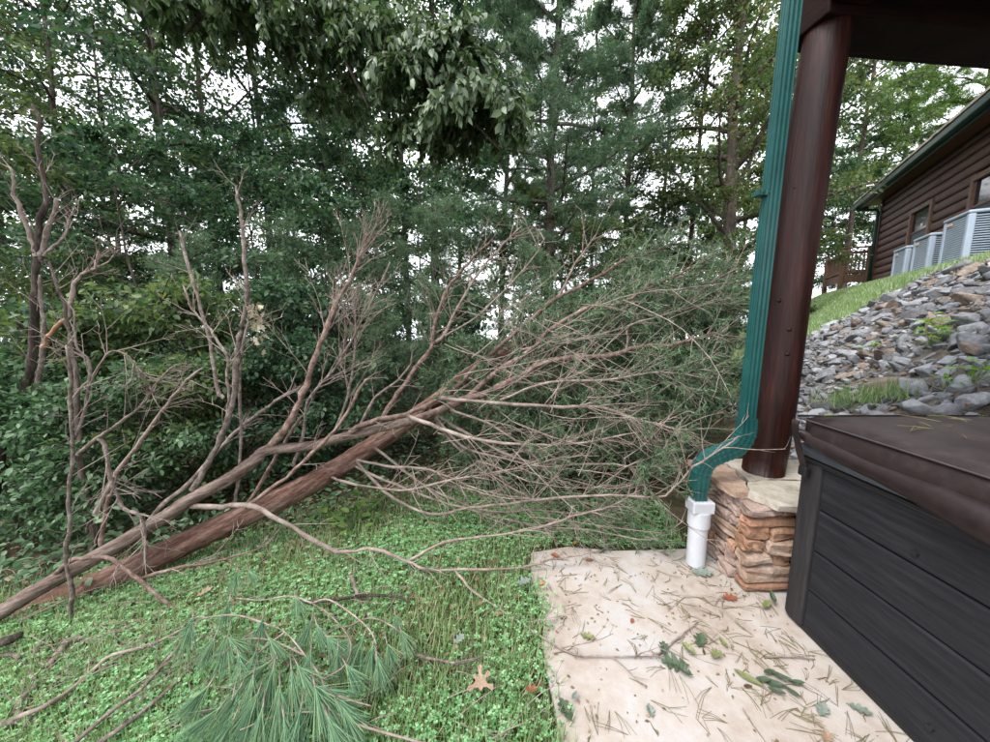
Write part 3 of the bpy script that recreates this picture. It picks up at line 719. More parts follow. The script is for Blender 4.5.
for it in range(9000):
    s = rk.uniform(2.2, 11.2); q = rk.uniform(.42, 2.98)
    if q > qmax(s) + rk.gauss(0, .04): continue
    X, Y = s * HE[0] + q * HN[0], s * HE[1] + q * HN[1]
    if Y < 1.78 or X < 1.9: continue
    u, v, f = proj((X, Y, gz(X, Y)))
    if not (770 < u < 1060 and v < 470): continue
    size = rk.choice((.115, .14, .175, .22, .28)) * rk.uniform(.85, 1.2) * (1.1 if (s < 7 and rk.random() < .3) else 1)
    ok = True
    for c in cand:
        if abs(c[0] - X) < .3 and (c[0] - X) ** 2 + (c[1] - Y) ** 2 < (.27 * (c[2] + size)) ** 2: ok = False; break
    if ok: cand.append((X, Y, size, u, v, size / f))
cand.sort(key=lambda c: -c[5] * (1 if c[4] < 412 and 796 < c[3] < 992 else .05))
names = {'rock_grey': 'blue-grey', 'rock_dark': 'dark slate', 'rock_tan': 'tan brown', 'rock_pale': 'pale grey'}
rest = []
for i, (X, Y, size, u, v, pr_) in enumerate(cand):
    mk = rk.choices(list(names), (.52, .22, .12, .14))[0]
    rot = (rk.uniform(-.35, .35) + .25, rk.uniform(-.35, .35) - .35, rk.uniform(0, 6.28))
    loc = (X, Y, gz(X, Y) + size * rk.uniform(-.05, .14))
    me = rk.choice(protos[mk])
    if i < 290:
        o = link('rock', me, None); o.location = loc; o.rotation_euler = rot; o.scale = (size * 1.25,) * 3
        zone = 'above the tub cover' if v > 372 else ('near the lawn edge' if v < 318 else 'mid-bank')
        sz = 'large' if size > .21 else ('small' if size < .135 else 'medium')
        cz = 'beside the log post' if u < 850 else ('centre-left' if u < 905 else ('near the bright weed' if u < 950 else 'towards the right edge'))
        sh_ = 'flat' if me.vertices and (max(x.co.z for x in me.vertices) - min(x.co.z for x in me.vertices)) < .46 else 'blocky'
        tag(o, f'{sz} {sh_} {names[mk]} rock {zone}, {cz}', 'rock', 'rocks of the bank behind the hot tub')
    else:
        rest.append((me, Matrix.Translation(loc) @ Matrix.Rotation(rot[2], 4, 'Z') @ Matrix.Rotation(rot[0], 4, 'X') @ Matrix.Diagonal((size * 1.25,) * 3 + (1,))))
by_label = {}
for o in [o for o in COL.objects if o.get('category') == 'rock']: by_label.setdefault(o['label'], []).append(o)
ORD = ['leftmost', 'second from left', 'third from left', 'fourth from left', 'fifth from left', 'sixth from left', 'seventh from left', 'eighth from left', 'ninth from left', 'tenth from left', 'eleventh from left', 'twelfth from left']
for lb, os_ in by_label.items():
    if len(os_) < 2: continue
    os_.sort(key=lambda o: proj(o.location)[0])
    for i, o in enumerate(os_): o['label'] = f"{'rightmost' if i == len(os_) - 1 else ORD[min(i, 11)]} {lb}"
for k in range(4200):                                    # chips between the rocks
    s = rk.uniform(2.2, 11.0); q = rk.uniform(.42, 2.98)
    if q > qmax(s) + .08 + rk.gauss(0, .05): continue
    X, Y = s * HE[0] + q * HN[0], s * HE[1] + q * HN[1]
    if Y < 1.78 or X < 1.9: continue
    size = rk.uniform(.03, .09); mk = rk.choices(list(names), (.45, .2, .2, .15))[0]
    rest.append((rk.choice(protos[mk]), Matrix.Translation((X, Y, gz(X, Y) + .01)) @ Matrix.Rotation(rk.uniform(0, 6.28), 4, Vector((rk.random(), rk.random(), 1)).normalized()) @ Matrix.Diagonal((size * 1.25,) * 3 + (1,))))
mkeys = list(names)
RV, RF, RM, o_ = [], [], [], 0
cache = {}
for me, mtx in rest:
    if me.name not in cache:
        v_ = np.empty(len(me.vertices) * 3, np.float32); me.vertices.foreach_get('co', v_)
        f_ = np.empty(len(me.polygons) * 3, np.int32); me.loops.foreach_get('vertex_index', f_)
        mi = mkeys.index([k for k in mkeys if me in protos[k]][0]); cache[me.name] = (v_.reshape(-1, 3), f_.reshape(-1, 3), mi)
    v_, f_, mi = cache[me.name]; A = np.array(mtx)
    RV.append(v_ @ A[:3, :3].T + A[:3, 3]); RF.append(f_ + o_); RM.append(np.full(len(f_), mi)); o_ += len(v_)
me = mesh_np('rock_chips', np.concatenate(RV), np.concatenate(RF))
for k in mkeys: me.materials.append(M[k])
me.polygons.foreach_set('material_index', np.concatenate(RM).astype(np.int32))
tag(link('rock_chips', me, None), 'small grey stone chips filling the gaps of the rock bank', 'stone chips', kind='stuff')

# ================================================================== FALLEN TREES
class Wood:
    """branch with its own twigs"""
    pass
def px_path(pts, Y0, Y1, n=4):
    """pixel polyline -> 3-D; depth runs from Y0 to Y1 along it"""
    L = [0]
    for a, b in zip(pts[:-1], pts[1:]): L.append(L[-1] + math.hypot(a[0] - b[0], a[1] - b[1]))
    if isinstance(Y1, (list, tuple)): Ys = list(Y1)
    else: Ys = [Y0 + (Y1 - Y0) * l / L[-1] for l in L]
    w3 = [P(u, v, y) for (u, v), y in zip(pts, Ys)]
    return spline(w3, n)
def wiggle(start, d, L, n, amp, grav, r):
    d = np.array(d, float); d /= np.linalg.norm(d) + 1e-9
    p = np.array(start, float); out = [p.copy()]
    for k in range(n):
        d = d + amp * np.array([r.gauss(0, 1), r.gauss(0, 1), r.gauss(0, 1)]) + np.array([0, 0, grav / n])
        d /= np.linalg.norm(d); p = p + d * L / n; out.append(p.copy())
    return np.array(out)
def add_twigs(tb, path, r, n, lr, rad, t0=.25, spread=.9, grav=0.0, lvl=2, amp=.085, tips=None, minz=None):
    path = np.asarray(path); k = len(path)
    for _ in range(n):
        t = t0 + (1 - t0) * r.random() ** .8; i = min(k - 2, int(t * (k - 1))); fr = t * (k - 1) - i
        p = path[i] * (1 - fr) + path[i + 1] * fr; d = unit(path[i + 1] - path[i])
        rv = np.array([r.gauss(0, 1), r.gauss(0, .8), r.gauss(0, 1)]); rv = rv - d * rv.dot(d); rv /= np.linalg.norm(rv) + 1e-9
        dd = d * r.uniform(.5, 1.0) + rv * spread * r.uniform(.4, 1.1)
        L = r.uniform(*lr) * (1.15 - .6 * t); q = wiggle(p, dd, L, 5, amp, grav, r)
        if minz is not None: q[:, 2] = np.maximum(q[:, 2], minz)
        tb.add(q, np.linspace(rad, rad * .35, len(q)), 4, cap=False)
        if tips is not None: tips.append(q)
        if lvl > 1:
            add_twigs(tb, q, r, r.randint(2, 4), (L * .3, L * .6), rad * .55, .2, spread, grav, lvl - 1, amp * 1.2, tips, minz)
def limb(parent, pts, Y0, Y1, r0, r1, m, twigs=0, lr=(.15, .5), trad=.0035, name='branch', sides=8, seed=0, grav=0.0, lvl=2, t0=.25, tips=None, wob=.05, base=None, spread=.9, minz=None):
    path = px_path(pts, Y0, Y1); base = np.zeros(3) if base is None else np.array(base)
    n = len(path); Ym = path[:, 1]
    rj = np.random.default_rng(seed + 5); jit = rj.standard_normal((n, 3)) * (.0011 + .0004 * min(r0, 5)); jit[0] = jit[-1] = 0; path = path + jit * np.clip(Ym / 2.2, .6, 1.4)[:, None]
    if minz is not None: path[:, 2] = np.maximum(path[:, 2], .012)
    rr = np.linspace(r0, r1, n) * Ym / 350.0 * .64 * (1 + .10 * rj.standard_normal(n)); rr[-1] *= .6
    tb = Tubes(); tb.add(path - base, rr, sides, wob=wob); o = tb.obj(name, m, parent)
    if twigs:
        tt = Tubes(); add_twigs(tt, path - base, random.Random(seed), twigs, lr, trad, t0, spread, grav, lvl, tips=tips, minz=minz)
        tw = tt.obj('twigs', M['bark_twig'], o); tw['kind'] = 'stuff'
    return o, path

def needle_sprays(tips, n_per, ln, wd, r, offset=(0, 0, 0)):
    """feathery green sprays along twigs"""
    pos, ax = [], []
    for q in tips:
        q = np.asarray(q); k = len(q)
        t = r.random(n_per) * (k - 1.001); i = t.astype(int); fr = (t - i)[:, None]
        p = q[i] * (1 - fr) + q[i + 1] * fr; d = unit(q[i + 1] - q[i])
        pos.append(p); ax.append(unit(d * .8 + r.standard_normal((n_per, 3)) * .65))
    pos = np.concatenate(pos); ax = np.concatenate(ax); n = len(pos)
    return leaves(pos, ax, r.standard_normal((n, 3)), ln * r.uniform(.6, 1.3, n), T_NEEDLE, wd)

def trunk_obj(path, rr, sides, wob, m, parent, B):
    """trunk mesh whose local Z runs along the trunk, so the bark grain follows it"""
    d = Vector(path[-1] - path[0]).normalized(); Q = d.to_track_quat('Z', 'X'); Ri = np.array(Q.to_matrix().inverted())
    o0 = path[0]; tb = Tubes(); n = len(path); fine = spline(path, 3); rf_ = np.interp(np.linspace(0, 1, len(fine)), np.linspace(0, 1, n), rr)
    tb.add((fine - o0) @ Ri.T, rf_, sides, wob=wob); o = tb.obj('trunk', m, parent); o.location = Vector(o0 - B); o.rotation_mode = 'QUATERNION'; o.rotation_quaternion = Q
    return o
# --- A: the big fallen trunk with its crown by the patio
fa_base = G(4, 620, 0.0)
fa = thing('fallen_tree', 'thick reddish fallen trunk lying across the grass, crown piled beside the downspout', 'fallen tree', fa_base)
B = np.array(fa_base)
tpx = [(-30, 634), (5, 616), (75, 594), (150, 560), (230, 522), (300, 489), (345, 463), (400, 427), (431, 404), (488, 362), (549, 331)]
tY = [1.50, 1.56, 1.68, 1.82, 2.0, 2.22, 2.42, 2.68, 2.82, 3.08, 3.35]
path = px_path(tpx, 0, tY); rr = np.interp(np.linspace(0, 1, len(path)), [0, .1, .5, .75, 1], [15, 14, 11.2, 8, 4]) * path[:, 1] / 350
trunk_obj(path, rr, 22, .045, M['bark_trunk'], fa, B)
tr_path = path
fa_tips = []
BR = [  # pixels, Y0, Y1, r0 px, r1 px, twigs
    ([(411, 422), (458, 402), (482, 394), (512, 381), (546, 362), (606, 356), (637, 347), (671, 345), (701, 337), (728, 331)], 2.45, 2.62, 6.5, 2.0, 26),
    ([(441, 398), (498, 403), (562, 407), (597, 407), (628, 416), (663, 426), (686, 430)], 2.42, 2.15, 3.2, 1.2, 22),
    ([(407, 415), (431, 425), (465, 437), (515, 444), (549, 445), (584, 442), (640, 432)], 2.3, 2.2, 3.4, 1.2, 20),
    ([(400, 428), (425, 408), (448, 395), (477, 366), (516, 332), (557, 299), (600, 276), (627, 259), (653, 252), (669, 246), (688, 241)], 2.7, 3.0, 4.6, 1.3, 26),
    ([(415, 425), (463, 400), (497, 372), (530, 351), (550, 330), (577, 313), (596, 306), (613, 307), (637, 295), (657, 284), (681, 273), (708, 259)], 2.65, 2.8, 4.6, 1.3, 30),
    ([(557, 299), (566, 283), (574, 266), (585, 250), (597, 234)], 2.9, 2.9, 2.2, 1.0, 8),
    ([(372, 436), (394, 400), (412, 374), (431, 348), (434, 327), (445, 294), (460, 272), (478, 253), (492, 240)], 2.75, 2.95, 4.2, 1.3, 14),
    ([(436, 342), (445, 334), (458, 307), (478, 274), (498, 250), (522, 226)], 2.85, 3.0, 2.8, 1.1, 12),
    ([(445, 336), (475, 318), (505, 290), (530, 262), (545, 238)], 2.85, 2.9, 1.8, .8, 8),
    ([(425, 408), (465, 432), (515, 458), (558, 465), (588, 464), (622, 465), (643, 472), (658, 459), (668, 440)], 2.75, 2.0, 2.6, 1.0, 16),
    ([(352, 456), (385, 492), (430, 514), (470, 508), (520, 502), (592, 495), (658, 497), (674, 487), (694, 467), (725, 447), (739, 436)], 2.42, 1.72, 2.6, 1.2, 12),
    ([(372, 446), (420, 482), (465, 505), (500, 512), (538, 510), (576, 513), (610, 506), (640, 490)], 2.5, 2.0, 2.4, 1.0, 12),
    ([(428, 406), (450, 440), (480, 462), (520, 452), (570, 440), (620, 420), (670, 385), (720, 352)], 2.8, 2.3, 2.6, 1.0, 26),
    ([(428, 406), (448, 432), (470, 450), (520, 462), (570, 480), (620, 488), (672, 462)], 2.75, 2.0, 2.6, 1.0, 18),
    ([(500, 400), (550, 382), (610, 380), (660, 372), (715, 380)], 2.4, 2.3, 2.2, 1.0, 26),
    ([(520, 350), (580, 340), (640, 322), (700, 305), (735, 298)], 2.8, 2.7, 2.2, 1.0, 26),
    ([(560, 330), (610, 318), (660, 310), (705, 286), (738, 268)], 3.0, 2.9, 2.0, .9, 20),
    ([(600, 320), (660, 292), (700, 290), (742, 300)], 2.9, 2.8, 1.8, .9, 16),
    ([(450, 410), (500, 430), (550, 470), (600, 520), (640, 530)], 2.4, 2.1, 2.2, .9, 18),
    ([(345, 462), (385, 480), (430, 498), (470, 510), (530, 525), (590, 530), (650, 540), (684, 520)], 2.42, 1.95, 2.2, .9, 10),
    ([(352, 458), (385, 466), (430, 470), (480, 490), (540, 500)], 2.42, 2.15, 2.4, 1.0, 16),
    ([(322, 472), (345, 482), (400, 490), (450, 480), (510, 470), (570, 455)], 2.3, 2.2, 2.4, 1.0, 18),
]
for i, (pts, a, b, r0, r1, tw) in enumerate(BR):
    limb(fa, pts, a, b, r0, r1, M['bark_red'] if r0 > 4 else M['bark_twig'], int(tw * 1.7), (.14, .55), .0034, seed=40 + i, tips=fa_tips if i in (3, 4, 9, 12, 13, 14, 15, 16, 17, 18) else None, base=B, lvl=2, minz=.012 - B[2])
# hidden limbs of the crown with green feathery foliage
r = random.Random(77); gt = Tubes(); gtips = []
for k in range(56):
    u0 = r.uniform(430, 560); st_ = P(u0, float(np.interp(u0, [430, 560], [400, 335])) + r.uniform(-5, 40), r.uniform(2.75, 3.4))
    tgt = P(r.uniform(455, 745), r.uniform(285, 500), r.uniform(2.6, 3.6)); tgt.z = max(tgt.z, .12)
    d = np.array(tgt - st_); L = np.linalg.norm(d)
    q = wiggle(np.array(st_) - B, d + np.array([0, 0, .1]), L, 7, .07, -.12, r)
    gt.add(q, np.linspace(.009, .003, 8), 4, cap=False)
    add_twigs(gt, q, r, 15, (.18, .5), .003, .2, .9, -.1, 2, tips=gtips, minz=.03 - B[2])
gt.obj('leafy_limbs', M['bark_twig'], fa)['kind'] = 'stuff'
v_, f_ = needle_sprays(gtips, 34, .045, .19, rng)
v2, f2 = needle_sprays(fa_tips, 13, .042, .18, rng)
link('foliage', mesh_np('foliage', *cat([(v_, f_), (v2, f2)])), M['cedar'], fa, 'stuff')

ft = Tubes()
for k in range(80):
    u0, v0 = r.uniform(430, 630), r.uniform(300, 530); st_ = np.array(P(u0, v0, r.uniform(2.0, 2.6))); st_[2] = max(st_[2], .06)
    q = wiggle(st_ - B, (r.uniform(.2, 1), r.gauss(0, .35), r.gauss(.05, .35)), r.uniform(.35, .8), 8, .085, r.uniform(-.15, .3), r); q[:, 2] = np.maximum(q[:, 2], .012 - B[2])
    ft.add(q, np.linspace(.0034, .0012, 9), 4, cap=False); add_twigs(ft, q, r, 4, (.1, .3), .0017, .15, .9, 0, 1, minz=.012 - B[2])
ft.obj('fine_twigs', M['bark_twig'], fa)['kind'] = 'stuff'
# --- B: the thinner forked tree lying above the big trunk
fb_base = G(-6, 622, .05)
fb = thing('fallen_tree', 'slimmer forked fallen tree lying just above the thick reddish trunk', 'fallen tree', fb_base)
B = np.array(fb_base)
tpx = [(-40, 628), (0, 612), (40, 588), (100, 555), (160, 520), (190, 500), (230, 478), (255, 460), (268, 450), (310, 446), (345, 437), (385, 427), (411, 421)]
tY = [1.42, 1.48, 1.55, 1.68, 1.83, 1.9, 2.02, 2.1, 2.14, 2.24, 2.32, 2.4, 2.45]
path = px_path(tpx, 0, tY); rr = np.interp(np.linspace(0, 1, len(path)), [0, .2, .6, .7, 1], [8, 7.5, 5.9, 4.9, 4.2]) * path[:, 1] / 350
trunk_obj(path, rr, 16, .05, M['bark_trunk_grey'], fb, B)
BR = [
    ([(266, 451), (289, 423), (303, 393), (315, 359), (327, 328), (337, 301), (352, 277), (361, 253), (367, 236)], 2.14, 2.35, 6.0, 1.8, 26, 'bark_red'),
    ([(238, 520), (257, 490), (274, 461), (291, 432), (301, 416)], 2.2, 2.3, 4.0, 2.4, 3, 'bark_red'),
    ([(293, 466), (303, 437), (308, 401), (330, 374), (352, 340), (372, 300), (390, 262)], 2.3, 2.5, 3.0, 1.2, 18, 'bark_grey'),
    ([(245, 507), (286, 478), (306, 459), (330, 435), (347, 413), (361, 386), (370, 377)], 1.98, 2.25, 3.4, 2.0, 5, 'bark_red'),
    ([(192, 490), (204, 471), (221, 437), (230, 413), (235, 384), (238, 350), (242, 326), (247, 296), (245, 260), (242, 224), (238, 202), (236, 186)], 1.95, 2.2, 5.2, 2.0, 8, 'bark_grey'),
    ([(224, 398), (218, 391), (213, 362), (206, 326), (196, 292), (187, 260), (179, 231)], 2.1, 2.2, 3.0, 2.0, 5, 'bark_grey'),
    ([(226, 425), (229, 401), (227, 376), (228, 357), (216, 338), (208, 326), (192, 309), (183, 285)], 2.05, 2.1, 2.8, 1.2, 10, 'bark_grey'),
    ([(235, 503), (238, 481), (241, 437), (240, 379), (244, 340), (249, 318), (250, 285)], 2.05, 2.2, 2.8, 1.6, 5, 'bark_grey'),
    ([(140, 534), (160, 507), (189, 483), (216, 454), (235, 432), (257, 415), (281, 398), (301, 386)], 1.8, 2.3, 4.2, 1.8, 8, 'bark_grey'),
    ([(185, 505), (215, 507), (246, 505), (280, 520), (330, 549), (350, 551), (374, 549), (407, 561), (428, 569), (475, 569), (519, 568), (559, 558), (600, 552)], 1.9, [1.9, 1.88, 1.86, 1.84, 1.84, 1.84, 1.84, 1.82, 1.80, 1.80, 1.82, 1.86, 1.9], 4.4, 1.4, 14, 'bark_twig'),
    ([(407, 561), (445, 542), (478, 537), (532, 529), (573, 516), (612, 506)], 1.82, 2.0, 2.6, 1.2, 10, 'bark_twig'),
    ([(455, 570), (472, 590), (498, 608), (532, 630), (573, 654), (616, 657), (668, 657)], 1.8, [1.78, 1.68, 1.562, 1.438, 1.322, 1.312, 1.312], 2.2, 1.0, 4, 'bark_twig'),
    ([(340, 438), (372, 421), (407, 414), (441, 398)], 2.3, 2.42, 4.4, 3.4, 6, 'bark_red'),
    ([(48, 582), (67, 563), (84, 558), (111, 559), (142, 583), (189, 617), (208, 624)], 1.66, [1.58, 1.58, 1.58, 1.58, 1.56, 1.545, 1.54], 4.2, 2.4, 3, 'bark_red'),
    ([(138, 580), (175, 568), (216, 561), (266, 547)], 1.58, 1.78, 3.2, 1.2, 6, 'bark_red'),
    ([(330, 440), (345, 405), (352, 370), (356, 330), (352, 296)], 2.4, 2.5, 2.4, 1.0, 18, 'bark_grey'),
    ([(360, 425), (375, 398), (398, 380), (412, 362)], 2.45, 2.5, 2.4, 1.2, 5, 'bark_grey'),
]
for i, (pts, a, b, r0, r1, tw, mk) in enumerate(BR):
    up = i in (0, 2, 15)
    limb(fb, pts, a, b, r0, r1, M[mk], int(tw * 1.5), (.16, .55) if up else (.1, .35), .003, seed=140 + i, base=B, lvl=3 if i == 0 else 2, spread=.55 if up else .9, minz=.012 - B[2])
for (u, v, Y, m_) in ((286, 428, 2.19, 'torn_wood'), (253, 404, 2.1, 'torn_wood')):
    pass

# --- broken standing saplings at the left
def sapling(name, label, cat_, stems, seed, group='storm-broken saplings at the left'):
    b0 = px_path(stems[0][0][:3], stems[0][1], stems[0][1])[0]; b0 = np.array([b0[0], b0[1], gz(b0[0], b0[1])])
    t = thing(name, label, cat_, b0, group)
    for i, (pts, a, b, r0, r1, tw, mk) in enumerate(stems):
        o, p = limb(t, pts, a, b, r0, r1, M[mk], int(tw * 1.5), (.12, .4), .0028, 'stem', seed=seed + i, base=b0)
    return t
sapling('broken_sapling', 'thick dark crooked sapling stem with pale snapped tips at far left', 'sapling', [
    ([(-25, 560), (-8, 510), (4, 444), (16, 410), (30, 371), (33, 331), (35, 290), (37, 250), (38, 225), (46, 201), (41, 167), (38, 140), (40, 120), (32, 104)], 2.25, 2.3, 6.8, 1.8, 8, 'bark_dark'),
    ([(38, 262), (42, 250), (48, 227), (55, 213), (56, 198)], 2.29, 2.3, 4, 2.2, 4, 'bark_grey'),
    ([(36, 256), (33, 246), (22, 215), (14, 195), (14, 181), (10, 167)], 2.28, 2.25, 3.2, 1.6, 2, 'bark_twig'),
    ([(30, 395), (38, 381), (43, 347), (44, 322), (41, 300), (40, 275)], 2.24, 2.25, 3.6, 2.2, 3, 'bark_grey'),
    ([(44, 256), (58, 243), (66, 232), (64, 222)], 2.29, 2.35, 2.2, 1.0, 4, 'bark_grey')], 300)
sapling('broken_sapling', 'slim stem with orange torn wood leaning against the dark crooked sapling', 'sapling', [
    ([(43, 347), (49, 337), (57, 327), (66, 318)], 2.2, 2.15, 3.4, 3.0, 0, 'torn_wood'),
    ([(93, 555), (94, 521), (89, 497), (81, 467), (79, 436), (77, 400), (75, 371), (69, 331), (63, 300), (49, 262)], 2.0, 2.15, 5.2, 1.8, 6, 'bark_dark'),
    ([(67, 317), (73, 288), (82, 275), (95, 268), (99, 250)], 2.13, 2.2, 3.2, 1.4, 8, 'bark_twig'),
    ([(95, 268), (108, 262), (118, 250)], 2.2, 2.2, 1.6, .8, 2, 'bark_twig')], 320)
sapling('broken_sapling', 'upright dark stem standing in front of the fallen trunk at left', 'sapling', [
    ([(77, 636), (70, 610), (72, 590), (65, 559), (70, 526), (69, 495), (73, 455), (70, 400), (71, 380), (66, 345)], 1.52, 1.6, 3.4, 2.0, 7, 'bark_grey'),
    ([(71, 444), (79, 428), (87, 400), (89, 363), (76, 345), (74, 310)], 1.58, 1.65, 2.6, 1.2, 6, 'bark_grey')], 340)
sapling('dead_sapling', 'bare brown branching stem slanting right with fine twigs, beside upright dark stem', 'sapling', [
    ([(95, 513), (109, 489), (121, 467), (142, 440), (160, 414), (172, 398), (186, 381), (202, 368)], 1.9, 1.95, 3.8, 1.8, 8, 'bark_twig'),
    ([(77, 455), (97, 438), (113, 428), (131, 414), (146, 400), (156, 385), (172, 367)], 1.75, 1.85, 3.0, 1.4, 12, 'bark_grey'),
    ([(97, 438), (101, 440), (107, 453), (110, 477), (117, 495), (125, 509), (140, 517), (145, 540), (146, 570)], 1.78, 1.72, 3.4, 2.4, 18, 'bark_grey'),
    ([(101, 545), (104, 520), (108, 500), (113, 490)], 1.75, 1.76, 3.6, 2.4, 3, 'bark_red'),
    ([(71, 400), (95, 372), (110, 352), (128, 356), (142, 376), (152, 388)], 1.7, 1.85, 1.6, 1.0, 8, 'bark_twig')], 360)
# loose dead sticks on the grass, lower left
def stick(label, pts, r0, r1, mk, tw, seed, zoff=.02, group='dead sticks lying on the grass'):
    p3 = [G(u, v, zoff + .012 * math.sin(i * 1.7)) for i, (u, v) in enumerate(pts)]
    base = p3[0].copy(); base.z = 0
    path = spline([p - base for p in p3], 4); rr = np.linspace(r0, r1, len(path)) * np.array([(p[1] + base.y) for p in path]) / 300
    t = thing('stick', label, 'stick', base, group)
    tb = Tubes(); tb.add(path, rr, 7, wob=.08); s_ = tb.obj('stem', M[mk], t)
    if tw:
        tt = Tubes(); add_twigs(tt, path, random.Random(seed), tw, (.06, .28), .0028, .1, .8, 0.0, 2, minz=.008); tt.obj('twigs', M[mk], t)['kind'] = 'stuff'
stick('pale grey forked stick running off the bottom left corner', [(-10, 728), (10, 722), (27, 719), (50, 728), (71, 745)], 3.6, 2.4, 'bark_grey', 4, 1)
stick('brown crooked stick curving up from the pale forked stick', [(18, 718), (20, 700), (35, 685), (27, 665), (38, 650)], 3.2, 1.8, 'bark_grey', 6, 2)
stick('long thin brown stick rising from the lower left to the pine tufts', [(15, 718), (45, 706), (70, 690), (95, 668), (112, 655), (150, 645), (185, 628)], 2.4, 1.2, 'bark_twig', 9, 3, .05)
stick('grey smooth straight stick pointing to the pine bough from below', [(72, 745), (110, 712), (140, 690), (165, 662), (180, 645)], 2.2, 1.4, 'bark_grey', 3, 4, .07)
stick('dark straight stick lying under the pine bough, lower edge', [(95, 745), (125, 725), (160, 697), (195, 665), (225, 652)], 2.6, 1.2, 'bark_grey', 4, 5, .05)
stick('thick dark stub poking in at the left edge', [(-12, 648), (8, 640), (20, 635)], 4.6, 3.2, 'bark_dark', 2, 6, .05)
stick('dark thin crooked stick left of the tan fallen leaf', [(0, 655), (15, 655), (28, 665), (45, 640), (57, 646)], 2.2, 1.2, 'bark_dark', 6, 7)
stick('gnarled brown stick between trunk and pine bough', [(48, 668), (70, 640), (100, 640), (130, 625), (165, 610)], 3.0, 1.6, 'bark_grey', 10, 8)
stick('pale short stick standing out of the grass by the pine bough', [(350, 572), (356, 590), (363, 605), (372, 620)], 2.0, 1.5, 'bark_grey', 1, 9, .03)
stick('thin dark stick above the needles of the pine bough', [(300, 602), (330, 600), (360, 596), (395, 596), (410, 602)], 1.8, .9, 'bark_dark', 4, 10, .06)
stick('thin curved stick touching the tan star-shaped leaf', [(415, 655), (440, 660), (462, 663), (485, 655)], 1.6, .9, 'bark_grey', 6, 11, .03)

# ================================================================== FOREST
def crown_leaves(S, D, Ln, n_per, size, r, tpl, droop, jit=.12, flatness=.9):
    """leaves along straight sub-branches (start, direction, length)"""
    m = len(S); k = n_per
    t = r.random((m, k)) ** .8; pos = S[:, None] + D[:, None] * (Ln[:, None] * t)[..., None]
    pos = pos + r.standard_normal((m, k, 3)) * jit * np.array([1, 1, .7]); pos = pos.reshape(-1, 3)
    ax = unit(np.repeat(D, k, 0) * .7 + r.standard_normal((m * k, 3)) * .6 + np.array([0, 0, -droop]))
    nr = unit(r.standard_normal((m * k, 3)) * (1.05 - flatness + .35) + np.array([0, 0, 1.0]))
    return leaves(pos, ax, nr, size * r.uniform(.65, 1.3, m * k), tpl)
def crown_needles(S, D, Ln, n_tuft, n_need, ln, wd, r, jit=.06):
    m = len(S)
    t = r.random((m, n_tuft)); pos = S[:, None] + D[:, None] * (Ln[:, None] * t)[..., None] + r.standard_normal((m, n_tuft, 3)) * jit
    pos = np.repeat(pos.reshape(-1, 3), n_need, 0); Dn = np.repeat(np.repeat(D, n_tuft, 0), n_need, 0)
    n = len(pos); ax = unit(Dn * .75 + r.standard_normal((n, 3)) * .6 + np.array([0, 0, .1]))
    return leaves(pos, ax, r.standard_normal((n, 3)), ln * r.uniform(.7, 1.25, n), T_NEEDLE, wd)
TREE_MESH = {}
